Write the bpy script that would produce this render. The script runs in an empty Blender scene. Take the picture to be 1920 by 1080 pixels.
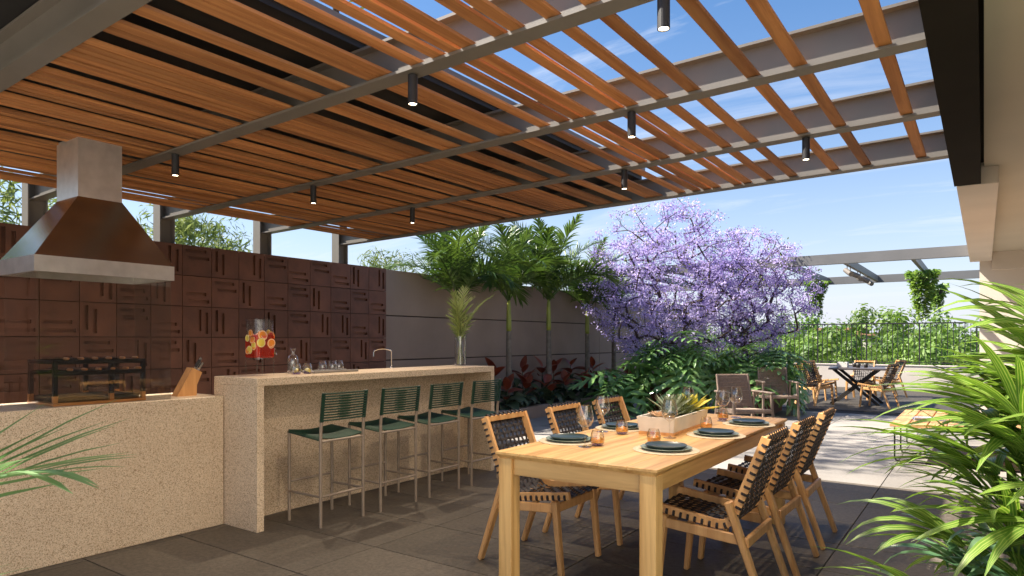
import bpy, math, random
from mathutils import Vector, Matrix, noise
R_=math.radians
scene=bpy.context.scene
col=scene.collection
# ---------------------------------------------------------------- camera
YAW=math.atan2(885.0,1255.0)
cd=bpy.data.cameras.new('camera'); cam=bpy.data.objects.new('camera',cd); col.objects.link(cam)
cam.location=(0,0,1.31); cam.rotation_euler=(R_(90),0,YAW)
cd.sensor_width=36; cd.lens=1255.0/1920*36; cd.shift_y=(638-540)/1920.0
cd.clip_start=0.05; cd.clip_end=3000
scene.camera=cam
# ---------------------------------------------------------------- sky, sun, exposure
SUN=Vector((-0.79,-0.36,1.0)).normalized()
EL=math.asin(SUN.z); AZ=math.atan2(SUN.x,SUN.y)
w=bpy.data.worlds.new('World'); scene.world=w; w.use_nodes=True
nt=w.node_tree; nt.nodes.clear()
wo=nt.nodes.new('ShaderNodeOutputWorld'); bg=nt.nodes.new('ShaderNodeBackground')
sky=nt.nodes.new('ShaderNodeTexSky'); sky.sky_type='NISHITA'; sky.sun_disc=False
sky.sun_elevation=EL; sky.sun_rotation=AZ; sky.air_density=1.0; sky.dust_density=1.0; sky.ozone_density=3.0
tc=nt.nodes.new('ShaderNodeTexCoord'); sx=nt.nodes.new('ShaderNodeSeparateXYZ')
nt.links.new(tc.outputs['Generated'],sx.inputs[0])
# clouds live on a flat layer overhead: direction / height
mz=nt.nodes.new('ShaderNodeMath'); mz.operation='MAXIMUM'; mz.inputs[1].default_value=0.0
nt.links.new(sx.outputs['Z'],mz.inputs[0])
ma=nt.nodes.new('ShaderNodeMath'); ma.operation='ADD'; ma.inputs[1].default_value=0.12; nt.links.new(mz.outputs[0],ma.inputs[0])
dv=nt.nodes.new('ShaderNodeVectorMath'); dv.operation='DIVIDE'
cb=nt.nodes.new('ShaderNodeCombineXYZ')
for i in range(3): nt.links.new(ma.outputs[0],cb.inputs[i])
nt.links.new(tc.outputs['Generated'],dv.inputs[0]); nt.links.new(cb.outputs[0],dv.inputs[1])
mp=nt.nodes.new('ShaderNodeMapping'); mp.inputs['Rotation'].default_value=(0,0,R_(62)); mp.inputs['Scale'].default_value=(0.55,2.1,1)
nt.links.new(dv.outputs[0],mp.inputs[0])
nz=nt.nodes.new('ShaderNodeTexNoise'); nz.inputs['Scale'].default_value=1.5; nz.inputs['Detail'].default_value=9; nz.inputs['Roughness'].default_value=0.62
nz.inputs['Distortion'].default_value=0.7
nt.links.new(mp.outputs[0],nz.inputs['Vector'])
cr=nt.nodes.new('ShaderNodeValToRGB'); cr.color_ramp.elements[0].position=0.52; cr.color_ramp.elements[1].position=0.90
cr.color_ramp.elements[1].color=(0.85,0.85,0.85,1)
nt.links.new(nz.outputs['Fac'],cr.inputs[0])
mx=nt.nodes.new('ShaderNodeMix'); mx.data_type='RGBA'; mx.inputs[7].default_value=(5.2,5.4,5.8,1)
hs_=nt.nodes.new('ShaderNodeHueSaturation'); hs_.inputs['Saturation'].default_value=1.28; hs_.inputs['Value'].default_value=0.9; nt.links.new(sky.outputs[0],hs_.inputs['Color'])
nt.links.new(cr.outputs[0],mx.inputs[0]); nt.links.new(hs_.outputs[0],mx.inputs[6])
# pale band of haze towards the horizon, all the way round
h1=nt.nodes.new('ShaderNodeMath'); h1.operation='SUBTRACT'; h1.inputs[0].default_value=1.0; nt.links.new(mz.outputs[0],h1.inputs[1])
h2=nt.nodes.new('ShaderNodeMath'); h2.operation='POWER'; h2.inputs[1].default_value=4.6; nt.links.new(h1.outputs[0],h2.inputs[0])
h3=nt.nodes.new('ShaderNodeMath'); h3.operation='MULTIPLY'; h3.inputs[1].default_value=0.9; nt.links.new(h2.outputs[0],h3.inputs[0])
mh=nt.nodes.new('ShaderNodeMix'); mh.data_type='RGBA'; mh.inputs[7].default_value=(4.1,4.2,4.9,1)
nt.links.new(h3.outputs[0],mh.inputs[0]); nt.links.new(mx.outputs[2],mh.inputs[6])
nt.links.new(mh.outputs[2],bg.inputs[0]); bg.inputs[1].default_value=0.074
nt.links.new(bg.outputs[0],wo.inputs[0])
sd=bpy.data.lights.new('sun','SUN'); sd.energy=4.8; sd.angle=R_(0.6); sd.color=(1.0,0.93,0.82)
so=bpy.data.objects.new('sun',sd); col.objects.link(so); so.location=(-20,-8,25)
so.rotation_euler=(-SUN).to_track_quat('-Z','Y').to_euler()
scene.view_settings.view_transform='Standard'; scene.view_settings.look='None'
scene.view_settings.gamma=1.0; scene.view_settings.use_curve_mapping=False
scene.view_settings.exposure=1.6
try:
    scene.cycles.max_bounces=10; scene.cycles.diffuse_bounces=5; scene.cycles.transparent_max_bounces=24
    scene.cycles.sample_clamp_indirect=6.0
except Exception: pass
random.seed(7)
# ---------------------------------------------------------------- helpers
class MB:
    def __init__(s): s.v=[]; s.f=[]; s.mi=[]; s.cm=0; s.acr={}
    def add(s,vs,fs):
        o=len(s.v); s.v+= [tuple(p) for p in vs]; s.f+=[tuple(i+o for i in f) for f in fs]; s.mi+=[s.cm]*len(fs)
    def box(s,x0,x1,y0,y1,z0,z1,bev=0.0,M=None):
        if bev<=0:
            vs=[(x,y,z) for x in (x0,x1) for y in (y0,y1) for z in (z0,z1)]
            fs=[(0,1,3,2),(4,6,7,5),(0,4,5,1),(2,3,7,6),(0,2,6,4),(1,5,7,3)]
        else:
            b=bev; vs=[];fs=[]
            # chamfered box: 24 verts
            idx={}
            for i,x in enumerate((x0,x1)):
                for j,y in enumerate((y0,y1)):
                    for k,z in enumerate((z0,z1)):
                        dx=b if i==0 else -b; dy=b if j==0 else -b; dz=b if k==0 else -b
                        idx[i,j,k,0]=len(vs); vs.append((x,y+dy,z+dz))
                        idx[i,j,k,1]=len(vs); vs.append((x+dx,y,z+dz))
                        idx[i,j,k,2]=len(vs); vs.append((x+dx,y+dy,z))
            q=lambda *a: fs.append(tuple(idx[t] for t in a))
            q((0,0,0,0),(0,0,1,0),(0,1,1,0),(0,1,0,0)); q((1,0,0,0),(1,1,0,0),(1,1,1,0),(1,0,1,0))
            q((0,0,0,1),(1,0,0,1),(1,0,1,1),(0,0,1,1)); q((0,1,0,1),(0,1,1,1),(1,1,1,1),(1,1,0,1))
            q((0,0,0,2),(0,1,0,2),(1,1,0,2),(1,0,0,2)); q((0,0,1,2),(1,0,1,2),(1,1,1,2),(0,1,1,2))
            for k in (0,1):
                for j in (0,1): q((0,j,k,1),(1,j,k,1),(1,j,k,2),(0,j,k,2))
                for i in (0,1): q((i,0,k,0),(i,1,k,0),(i,1,k,2),(i,0,k,2))
            for i in (0,1):
                for j in (0,1): q((i,j,0,0),(i,j,1,0),(i,j,1,1),(i,j,0,1))
            for i in (0,1):
                for j in (0,1):
                    for k in (0,1): q((i,j,k,0),(i,j,k,1),(i,j,k,2))
        if M is not None: vs=[M@Vector(p) for p in vs]
        s.add(vs,fs); return s
    def bar(s,p0,p1,wx,wy,up=(0,0,1),bev=0.0,taper=1.0):
        p0=Vector(p0);p1=Vector(p1); d=(p1-p0); L=d.length; d.normalize()
        u=Vector(up); 
        if abs(d.dot(u))>0.97: u=Vector((0,1,0)) if abs(d.y)<0.9 else Vector((1,0,0))
        a=d.cross(u).normalized(); b=a.cross(d)
        M=Matrix((( a.x,b.x,d.x,p0.x),(a.y,b.y,d.y,p0.y),(a.z,b.z,d.z,p0.z),(0,0,0,1)))
        n=len(s.v)
        s.box(-wx/2,wx/2,-wy/2,wy/2,0,L,bev,None)
        for i in range(n,len(s.v)):
            v=Vector(s.v[i]); t=1+(taper-1)*v.z/L
            s.v[i]=tuple(M@Vector((v.x*t,v.y*t,v.z)))
        return s
    def tube(s,pts,r,n=8,cap=True):
        pts=[Vector(p) for p in pts]; rs=r if isinstance(r,(list,tuple)) else [r]*len(pts)
        o=len(s.v); prev=None; k=len(pts)
        for i,p in enumerate(pts):
            d=(pts[min(i+1,k-1)]-pts[max(i-1,0)]).normalized()
            if prev is None:
                t=Vector((0,0,1)) if abs(d.z)<0.9 else Vector((1,0,0))
                a=d.cross(t).normalized()
            else:
                a=(prev-d*prev.dot(d)); a=a.normalized() if a.length>1e-6 else d.orthogonal().normalized()
            prev=a; b=d.cross(a)
            for j in range(n):
                th=2*math.pi*j/n; s.v.append(tuple(p+(a*math.cos(th)+b*math.sin(th))*rs[i]))
        for i in range(k-1):
            for j in range(n):
                s.f.append((o+i*n+j,o+i*n+(j+1)%n,o+(i+1)*n+(j+1)%n,o+(i+1)*n+j)); s.mi.append(s.cm)
        if cap:
            s.f.append(tuple(o+j for j in reversed(range(n)))); s.f.append(tuple(o+(k-1)*n+j for j in range(n))); s.mi+=[s.cm,s.cm]
        return s
    def lathe(s,prof,n=24,c=(0,0,0)):
        o=len(s.v)
        for r,z in prof:
            for j in range(n):
                th=2*math.pi*j/n; s.v.append((c[0]+r*math.cos(th),c[1]+r*math.sin(th),c[2]+z))
        for i in range(len(prof)-1):
            for j in range(n):
                s.f.append((o+i*n+j,o+i*n+(j+1)%n,o+(i+1)*n+(j+1)%n,o+(i+1)*n+j)); s.mi.append(s.cm)
        return s
    def disc(s,r,z,n=24,c=(0,0)):
        o=len(s.v)
        for j in range(n):
            th=2*math.pi*j/n; s.v.append((c[0]+r*math.cos(th),c[1]+r*math.sin(th),z))
        s.f.append(tuple(o+j for j in range(n))); s.mi.append(s.cm); return s
    def strip(s,pts,ws,nrm,fold=0.0):
        # ribbon along pts with half widths ws; nrm = side-up hint
        k=len(pts); o=len(s.v); pts=[Vector(p) for p in pts]
        for i,p in enumerate(pts):
            d=(pts[min(i+1,k-1)]-pts[max(i-1,0)]).normalized()
            sd_=d.cross(Vector(nrm)); sd_=sd_.normalized() if sd_.length>1e-5 else d.orthogonal().normalized()
            up=sd_.cross(d)
            if fold:
                k0=len(s.v); s.acr[k0]=0.0; s.acr[k0+1]=0.5; s.acr[k0+2]=1.0
                s.v+= [tuple(p-sd_*ws[i]+up*ws[i]*fold),tuple(p),tuple(p+sd_*ws[i]+up*ws[i]*fold)]
            else: s.v+= [tuple(p-sd_*ws[i]),tuple(p+sd_*ws[i])]
        c=3 if fold else 2
        for i in range(k-1):
            for j in range(c-1):
                a=o+i*c+j; s.f.append((a,a+1,a+1+c,a+c)); s.mi.append(s.cm)
        return s
    def mesh(s,name,mat,smooth=False):
        me=bpy.data.meshes.new(name); me.from_pydata(s.v,[],s.f)
        mats=mat if isinstance(mat,(list,tuple)) else [mat]
        for m in mats: me.materials.append(m)
        if len(mats)>1: me.polygons.foreach_set('material_index',s.mi)
        if smooth: me.polygons.foreach_set('use_smooth',[True]*len(me.polygons))
        if s.acr:
            at_=me.attributes.new('acr','FLOAT','POINT'); at_.data.foreach_set('value',[s.acr.get(i,0.5) for i in range(len(s.v))])
        me.update(); return me
    def build(s,name,mat,parent=None,loc=None,smooth=False,rot=None):
        return mk(name,s.mesh(name,mat,smooth),parent,loc,rot)
def mk(name,me,parent=None,loc=None,rot=None,scale=None):
    o=bpy.data.objects.new(name,me); col.objects.link(o)
    if parent is not None: o.parent=parent
    if loc is not None: o.location=loc
    if rot is not None: o.rotation_euler=rot
    if scale is not None: o.scale=scale if isinstance(scale,(tuple,list)) else (scale,)*3
    return o
def tag(o,label,cat,group=None):
    o['label']=label; o['category']=cat
    if group: o['group']=group
    return o
def thing(name,label,cat,loc=(0,0,0),rz=0,group=None):
    o=bpy.data.objects.new(name,None); col.objects.link(o); o.location=loc; o.rotation_euler=(0,0,rz); o.empty_display_size=0.1
    return tag(o,label,cat,group)
def copy_tree(o,parent=None):
    c=o.copy(); col.objects.link(c); c.parent=parent
    for ch in list(o.children): copy_tree(ch,c)
    return c
def smooth_by_angle(o,ang=35):
    me=o.data
    me.polygons.foreach_set('use_smooth',[True]*len(me.polygons))
    try: me.set_sharp_from_angle(angle=R_(ang))
    except Exception: pass
    return o
# ---------------------------------------------------------------- materials
def newmat(name):
    m=bpy.data.materials.new(name); m.use_nodes=True; n=m.node_tree; b=n.nodes['Principled BSDF']; return m,n,b
def N(n,t,**k):
    x=n.nodes.new(t)
    for a,v in k.items(): setattr(x,a,v)
    return x
def coords(n,scale=(1,1,1),obj=True,rot=(0,0,0)):
    t=N(n,'ShaderNodeTexCoord'); m=N(n,'ShaderNodeMapping'); m.inputs['Scale'].default_value=scale; m.inputs['Rotation'].default_value=rot
    n.links.new(t.outputs['Object' if obj else 'Generated'],m.inputs[0]); return m
def ramp(n,src,stops):
    r=N(n,'ShaderNodeValToRGB'); e=r.color_ramp.elements
    while len(e)<len(stops): e.new(0.5)
    for i,(p,c) in enumerate(stops): e[i].position=p; e[i].color=(*c,1)
    n.links.new(src,r.inputs[0]); return r
def bump(n,b,src,st=0.3,dist=0.01):
    u=N(n,'ShaderNodeBump'); u.inputs['Strength'].default_value=st; u.inputs['Distance'].default_value=dist
    n.links.new(src,u.inputs['Height']); n.links.new(u.outputs[0],b.inputs['Normal'])
def rand_val(n,b,colsock,amt=0.25):
    # vary brightness a little from object to object
    oi=N(n,'ShaderNodeObjectInfo'); mr=N(n,'ShaderNodeMapRange'); mr.inputs[3].default_value=1-amt; mr.inputs[4].default_value=1+amt
    n.links.new(oi.outputs['Random'],mr.inputs[0])
    h=N(n,'ShaderNodeHueSaturation'); n.links.new(mr.outputs[0],h.inputs['Value']); n.links.new(colsock,h.inputs['Color'])
    n.links.new(h.outputs[0],b.inputs['Base Color'])
def plain(name,c,rough=0.5,metal=0.0,var=0.12,scale=6.0,bmp=0.0,bscale=60,spec=None,rnd=0.0):
    m,n,b=newmat(name); b.inputs['Roughness'].default_value=rough; b.inputs['Metallic'].default_value=metal
    if spec is not None: b.inputs['Specular IOR Level'].default_value=spec
    mp_=coords(n); z=N(n,'ShaderNodeTexNoise'); z.inputs['Scale'].default_value=scale; z.inputs['Detail'].default_value=6
    n.links.new(mp_.outputs[0],z.inputs['Vector'])
    r=ramp(n,z.outputs['Fac'],[(0.3,tuple(x*(1-var) for x in c)),(0.7,tuple(min(1,x*(1+var)) for x in c))])
    if rnd: rand_val(n,b,r.outputs[0],rnd)
    else: n.links.new(r.outputs[0],b.inputs['Base Color'])
    if bmp:
        z2=N(n,'ShaderNodeTexNoise'); z2.inputs['Scale'].default_value=bscale; z2.inputs['Detail'].default_value=4
        n.links.new(mp_.outputs[0],z2.inputs['Vector']); bump(n,b,z2.outputs['Fac'],bmp,0.004)
    return m
def wood(name,c0,c1,axis='y',rough=0.5,scale=1.0,rnd=0.18):
    m,n,b=newmat(name); b.inputs['Roughness'].default_value=rough
    st={'x':(1.2,22,22),'y':(22,1.2,22),'z':(22,22,1.2)}[axis]
    mp_=coords(n,tuple(s*scale for s in st))
    oi=N(n,'ShaderNodeObjectInfo'); add=N(n,'ShaderNodeVectorMath',operation='ADD'); sc=N(n,'ShaderNodeVectorMath',operation='SCALE')
    cbx=N(n,'ShaderNodeCombineXYZ')
    for i in range(3): n.links.new(oi.outputs['Random'],cbx.inputs[i])
    sc.inputs['Scale'].default_value=37.0; n.links.new(cbx.outputs[0],sc.inputs[0])
    n.links.new(mp_.outputs[0],add.inputs[0]); n.links.new(sc.outputs[0],add.inputs[1])
    z=N(n,'ShaderNodeTexNoise'); z.inputs['Scale'].default_value=1.0; z.inputs['Detail'].default_value=7; z.inputs['Roughness'].default_value=0.6; z.inputs['Distortion'].default_value=0.6
    n.links.new(add.outputs[0],z.inputs['Vector'])
    r=ramp(n,z.outputs['Fac'],[(0.32,c0),(0.62,c1),(0.8,tuple(x*0.82 for x in c1))])
    rand_val(n,b,r.outputs[0],rnd); bump(n,b,z.outputs['Fac'],0.12,0.002)
    return m
def leafmat(name,c0,c1,rough=0.45,trans=0.3,tcol=None,stripe=None,scale=3.0,rnd=0.25):
    m,n,b=newmat(name); b.inputs['Roughness'].default_value=rough
    oi=N(n,'ShaderNodeObjectInfo'); mp_=coords(n); z=N(n,'ShaderNodeTexNoise'); z.inputs['Scale'].default_value=scale; z.inputs['Detail'].default_value=3
    n.links.new(mp_.outputs[0],z.inputs['Vector'])
    r=ramp(n,z.outputs['Fac'],[(0.35,c0),(0.68,c1)]); src=r.outputs[0]
    if stripe is not None:
        at_=N(n,'ShaderNodeAttribute'); at_.attribute_name='acr'
        ml=N(n,'ShaderNodeMath',operation='MULTIPLY'); ml.inputs[1].default_value=26.0; n.links.new(at_.outputs['Fac'],ml.inputs[0])
        sn=N(n,'ShaderNodeMath',operation='SINE'); n.links.new(ml.outputs[0],sn.inputs[0])
        r2=ramp(n,sn.outputs[0],[(0.15,(0,0,0)),(0.95,(0.8,0.8,0.8))])
        mm=N(n,'ShaderNodeMix',data_type='RGBA'); n.links.new(r2.outputs[0],mm.inputs[0]); n.links.new(src,mm.inputs[6]); mm.inputs[7].default_value=(*stripe,1); src=mm.outputs[2]
    rand_val(n,b,src,rnd)
    if trans>0:
        t=N(n,'ShaderNodeBsdfTranslucent'); hs=N(n,'ShaderNodeHueSaturation'); hs.inputs['Value'].default_value=1.5; hs.inputs['Saturation'].default_value=1.1
        n.links.new(src,hs.inputs['Color'])
        if tcol is None: n.links.new(hs.outputs[0],t.inputs[0])
        else: t.inputs[0].default_value=(*tcol,1)
        mi=N(n,'ShaderNodeMixShader'); mi.inputs[0].default_value=trans
        n.links.new(b.outputs[0],mi.inputs[1]); n.links.new(t.outputs[0],mi.inputs[2])
        n.links.new(mi.outputs[0],n.nodes['Material Output'].inputs[0])
    return m
def glass(name,tint=(0.97,0.985,0.98),gloss=1.0):
    m,n,b=newmat(name); n.nodes.remove(b)
    lw=N(n,'ShaderNodeLayerWeight'); lw.inputs[0].default_value=0.5
    pw=N(n,'ShaderNodeMath',operation='POWER'); pw.inputs[1].default_value=3.5; n.links.new(lw.outputs['Facing'],pw.inputs[0])
    mu=N(n,'ShaderNodeMath',operation='MULTIPLY_ADD'); mu.inputs[1].default_value=0.75*gloss; mu.inputs[2].default_value=0.04*gloss; n.links.new(pw.outputs[0],mu.inputs[0])
    t=N(n,'ShaderNodeBsdfTransparent'); t.inputs[0].default_value=(*tint,1); g=N(n,'ShaderNodeBsdfGlossy'); g.inputs['Roughness'].default_value=0.02
    mi=N(n,'ShaderNodeMixShader'); n.links.new(mu.outputs[0],mi.inputs[0]); n.links.new(t.outputs[0],mi.inputs[1]); n.links.new(g.outputs[0],mi.inputs[2])
    n.links.new(mi.outputs[0],n.nodes['Material Output'].inputs[0]); return m
def liquid(name,c,tr=0.45):
    m,n,b=newmat(name); b.inputs['Base Color'].default_value=(*c,1); b.inputs['Roughness'].default_value=0.1
    t=N(n,'ShaderNodeBsdfTransparent'); t.inputs[0].default_value=(*[min(1,x*1.1+0.05) for x in c],1)
    mi=N(n,'ShaderNodeMixShader'); mi.inputs[0].default_value=tr; n.links.new(b.outputs[0],mi.inputs[1]); n.links.new(t.outputs[0],mi.inputs[2])
    n.links.new(mi.outputs[0],n.nodes['Material Output'].inputs[0]); return m
def speckled(name,base,dark,light,scale=170):
    m,n,b=newmat(name); b.inputs['Roughness'].default_value=0.42
    mp_=coords(n); v=N(n,'ShaderNodeTexVoronoi'); v.inputs['Scale'].default_value=scale
    n.links.new(mp_.outputs[0],v.inputs['Vector'])
    sp=N(n,'ShaderNodeSeparateColor'); n.links.new(v.outputs['Color'],sp.inputs[0])
    r=ramp(n,sp.outputs[0],[(0.0,dark),(0.2,tuple(x*0.82 for x in base)),(0.42,base),(0.85,light)]); r.color_ramp.interpolation='CONSTANT'
    z=N(n,'ShaderNodeTexNoise'); z.inputs['Scale'].default_value=2.2; n.links.new(mp_.outputs[0],z.inputs['Vector'])
    mm=N(n,'ShaderNodeMix',data_type='RGBA',blend_type='MULTIPLY'); mm.inputs[0].default_value=1.0
    r2=ramp(n,z.outputs['Fac'],[(0.3,(0.9,0.88,0.86)),(0.7,(1,1,1))]); n.links.new(r.outputs[0],mm.inputs[6]); n.links.new(r2.outputs[0],mm.inputs[7])
    n.links.new(mm.outputs[2],b.inputs['Base Color']); return m
def stone_floor(name,c0,c1):
    m,n,b=newmat(name); b.inputs['Roughness'].default_value=0.62; b.inputs['Specular IOR Level'].default_value=0.35
    mp_=coords(n); z=N(n,'ShaderNodeTexNoise'); z.inputs['Scale'].default_value=34; z.inputs['Detail'].default_value=8; z.inputs['Roughness'].default_value=0.85
    z2=N(n,'ShaderNodeTexNoise'); z2.inputs['Scale'].default_value=1.6; z2.inputs['Detail'].default_value=5
    n.links.new(mp_.outputs[0],z.inputs['Vector']); n.links.new(mp_.outputs[0],z2.inputs['Vector'])
    r=ramp(n,z.outputs['Fac'],[(0.33,c0),(0.68,c1)])
    mm=N(n,'ShaderNodeMix',data_type='RGBA',blend_type='MULTIPLY'); mm.inputs[0].default_value=1.0
    r2=ramp(n,z2.outputs['Fac'],[(0.3,(0.8,0.79,0.78)),(0.7,(1,1,1))]); n.links.new(r.outputs[0],mm.inputs[6]); n.links.new(r2.outputs[0],mm.inputs[7])
    rand_val(n,b,mm.outputs[2],0.2); bump(n,b,z.outputs['Fac'],0.35,0.003); return m
def emis(name,c,s):
    m,n,b=newmat(name); b.inputs['Emission Color'].default_value=(*c,1); b.inputs['Emission Strength'].default_value=s; b.inputs['Base Color'].default_value=(0.8,0.8,0.8,1); return m
M={}
M['steel']=plain('grey_steel_paint',(0.165,0.145,0.122),0.5,0,0.08,3,0.05)
M['steelpale']=plain('pale_steel_paint',(0.15,0.147,0.145),0.5,0,0.06,3)
M['steel_dark']=plain('dark_steel_paint',(0.026,0.022,0.019),0.5,0,0.1,3)
M['fascia']=plain('dark_fascia_paint',(0.020,0.016,0.012),0.9,0,0.1,3,spec=0.1)
M['slat']=wood('slat_timber',(0.29,0.102,0.027),(0.50,0.215,0.070),'y',0.75,1.0,0.30)
M['cover']=plain('roof_panel_dark',(0.012,0.012,0.013),0.6,0,0.1,3)
M['tile']=plain('brown_wall_tile',(0.120,0.048,0.027),0.65,0,0.26,7,0.25,40,rnd=0.2)
M['grout']=plain('dark_grout',(0.04,0.025,0.02),0.9)
M['concrete']=plain('taupe_wall_render',(0.30,0.225,0.175),0.85,0,0.07,2.5,0.12,90)
M['terrazzo']=speckled('speckled_stone',(0.74,0.58,0.40),(0.42,0.29,0.17),(0.82,0.68,0.50),210)
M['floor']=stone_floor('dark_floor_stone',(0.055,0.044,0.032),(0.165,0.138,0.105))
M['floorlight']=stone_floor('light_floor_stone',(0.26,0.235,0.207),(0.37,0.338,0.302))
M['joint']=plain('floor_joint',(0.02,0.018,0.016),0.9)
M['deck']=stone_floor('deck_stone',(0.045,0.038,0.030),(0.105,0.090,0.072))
M['teak']=wood('table_timber_y',(0.50,0.255,0.075),(0.78,0.49,0.185),'y',0.42,0.8,0.08)
M['teakx']=wood('table_timber_x',(0.50,0.255,0.075),(0.78,0.49,0.185),'x',0.42,0.8,0.08)
M['teakz']=wood('chair_timber',(0.50,0.24,0.08),(0.68,0.38,0.15),'z',0.45,0.8,0.12)
M['teakleg']=wood('table_leg_timber',(0.50,0.255,0.075),(0.78,0.49,0.185),'z',0.42,0.8,0.06)
M['slatb']=wood('bench_timber',(0.50,0.24,0.085),(0.70,0.40,0.17),'y',0.5,0.8,0.12)
M['strap']=plain('dark_strap',(0.022,0.016,0.015),0.6,0,0.3,40)
M['greywood']=wood('weathered_timber',(0.19,0.13,0.095),(0.30,0.22,0.165),'z',0.6,1,0.1)
M['rope']=plain('taupe_rope',(0.36,0.26,0.19),0.85,0,0.2,60)
M['taupe_metal']=plain('taupe_metal_paint',(0.29,0.225,0.165),0.42,0.2,0.06,5)
M['green_cord']=plain('green_cord',(0.008,0.042,0.020),0.6,0,0.25,50)
M['plate']=plain('dark_green_glaze',(0.028,0.048,0.045),0.3,0,0.12,20)
M['plate2']=plain('sage_glaze',(0.22,0.27,0.21),0.35,0,0.1,20)
M['mat']=plain('woven_placemat',(0.62,0.52,0.36),0.85,0,0.12,80,0.4,200)
M['glass']=glass('clear_glass',(0.955,0.96,0.965),2.1); M['pane']=glass('guard_glass',(0.93,0.93,0.92),0.8)
M['acrylic']=glass('clear_acrylic',(0.95,0.96,0.97),1.2)
M['base_glass']=glass('lilac_glass',(0.62,0.55,0.85),1.6)
M['amber']=liquid('amber_drink',(1.0,0.52,0.10),0.3); M['sangria']=liquid('red_punch',(0.62,0.04,0.015))
M['citrus']=plain('orange_peel',(0.9,0.30,0.03),0.45); M['lemon']=plain('lemon_flesh',(0.95,0.72,0.10),0.4); M['grapefruit']=plain('grapefruit_flesh',(0.85,0.14,0.06),0.4); M['pith']=plain('citrus_pith',(0.9,0.78,0.6),0.5)
M['black']=plain('black_metal',(0.012,0.011,0.012),0.35,0.3,0.1); M['blackmatte']=plain('black_powder_coat',(0.018,0.017,0.019),0.55)
M['chrome']=plain('polished_steel',(0.72,0.72,0.72),0.15,1.0,0.03)
M['hood']=plain('brushed_steel',(0.60,0.575,0.55),0.33,0.72,0.10,14,0.2,70)
M['hooddark']=plain('dark_reflection_hood_steel',(0.44,0.41,0.385),0.2,1.0,0.06,9,0.04,160)  # canopy's dark reflection put into a darker, glossier copy of the hood steel
M['copper']=plain('copper_tray',(0.60,0.27,0.10),0.35,0.6,0.15)
M['block']=wood('knife_block_timber',(0.50,0.22,0.07),(0.66,0.34,0.12),'z',0.45,1.0,0.05)
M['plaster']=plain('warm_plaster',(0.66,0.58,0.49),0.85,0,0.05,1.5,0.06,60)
M['bounce_wall']=plain('white_bounce_wall',(0.80,0.76,0.69),0.85,0,0.04,1.5)
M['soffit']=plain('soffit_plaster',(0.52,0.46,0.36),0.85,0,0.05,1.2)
M['white']=plain('parapet_white',(0.56,0.50,0.44),0.8,0,0.05,2,0.06,60)
M['whitebox']=plain('stone_planter',(0.72,0.66,0.57),0.7,0,0.08,12)
M['pot']=plain('oxblood_planter',(0.17,0.045,0.032),0.5,0,0.15,5,0.1)
M['soil']=plain('soil',(0.035,0.022,0.014),0.95,0,0.3,20,0.6,30)
M['bark']=plain('palm_bark',(0.19,0.16,0.125),0.9,0,0.25,14,0.5,20)
M['jbark']=plain('dark_bark',(0.060,0.040,0.032),0.9,0,0.3,14,0.4,40)
M['crownshaft']=plain('green_crownshaft',(0.27,0.30,0.045),0.4,0,0.2,4)
M['palm']=leafmat('palm_leaf',(0.045,0.085,0.018),(0.12,0.18,0.035),0.35,0.25)
M['vaseleaf']=leafmat('pale_palm_leaf',(0.15,0.20,0.05),(0.28,0.32,0.10),0.45,0.25)
M['rhapis']=leafmat('striped_strap_leaf',(0.07,0.17,0.020),(0.17,0.29,0.040),0.34,0.3,None,(0.40,0.46,0.12),2.5,0.3)
M['rhapis2']=leafmat('bluish_strap_leaf',(0.07,0.16,0.075),(0.15,0.25,0.13),0.28,0.2,None,None,2.5,0.3)
M['philo']=leafmat('philodendron_leaf',(0.10,0.23,0.06),(0.28,0.43,0.15),0.2,0.22)
M['frond']=leafmat('near_palm_leaf',(0.13,0.24,0.085),(0.29,0.41,0.20),0.35,0.2)
M['bedgreen']=leafmat('bed_leaf_green',(0.055,0.085,0.04),(0.13,0.15,0.075),0.33,0.15)
M['bedred']=leafmat('bed_leaf_red',(0.20,0.04,0.025),(0.40,0.10,0.05),0.33,0.15)
M['blossom']=leafmat('violet_blossom',(0.25,0.19,0.45),(0.66,0.57,0.82),0.6,0.35,None,None,3.2,0.0)
M['hedge']=leafmat('hedge_leaf',(0.06,0.13,0.022),(0.19,0.28,0.05),0.5,0.3,None,None,0.7,0.3)
M['bamboo']=leafmat('fine_tree_leaf',(0.08,0.12,0.03),(0.24,0.28,0.09),0.5,0.35,None,None,1.2,0.2)
M['ivy']=leafmat('trailing_leaf',(0.10,0.20,0.035),(0.30,0.42,0.09),0.4,0.3,None,None,9,0.2)
M['succ']=leafmat('grey_green_succulent',(0.19,0.24,0.15),(0.36,0.38,0.25),0.5,0.1); M['succp']=leafmat('peach_succulent',(0.62,0.40,0.24),(0.80,0.62,0.42),0.5,0.1); M['succy']=leafmat('yellow_succulent',(0.52,0.46,0.06),(0.75,0.68,0.16),0.45,0.15); M['succd']=leafmat('dark_succulent',(0.09,0.12,0.04),(0.22,0.24,0.08),0.5,0.1)
M['yellowflower']=leafmat('yellow_flower',(0.75,0.50,0.04),(0.85,0.65,0.08),0.6,0.2)
M['ground']=plain('distant_ground',(0.10,0.13,0.06),0.95,0,0.3,0.05)
M['tabledark']=plain('dark_tabletop',(0.085,0.07,0.068),0.4,0,0.15,8)
M['farwall']=plain('pale_render',(0.68,0.64,0.58),0.9,0,0.06,0.4); M['farglass']=plain('dark_window',(0.08,0.09,0.10),0.15); M['farroof']=plain('clay_roof',(0.42,0.22,0.14),0.9)
M['lampglow']=emis('lamp_glow',(1.0,0.80,0.52),9.0)
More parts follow.
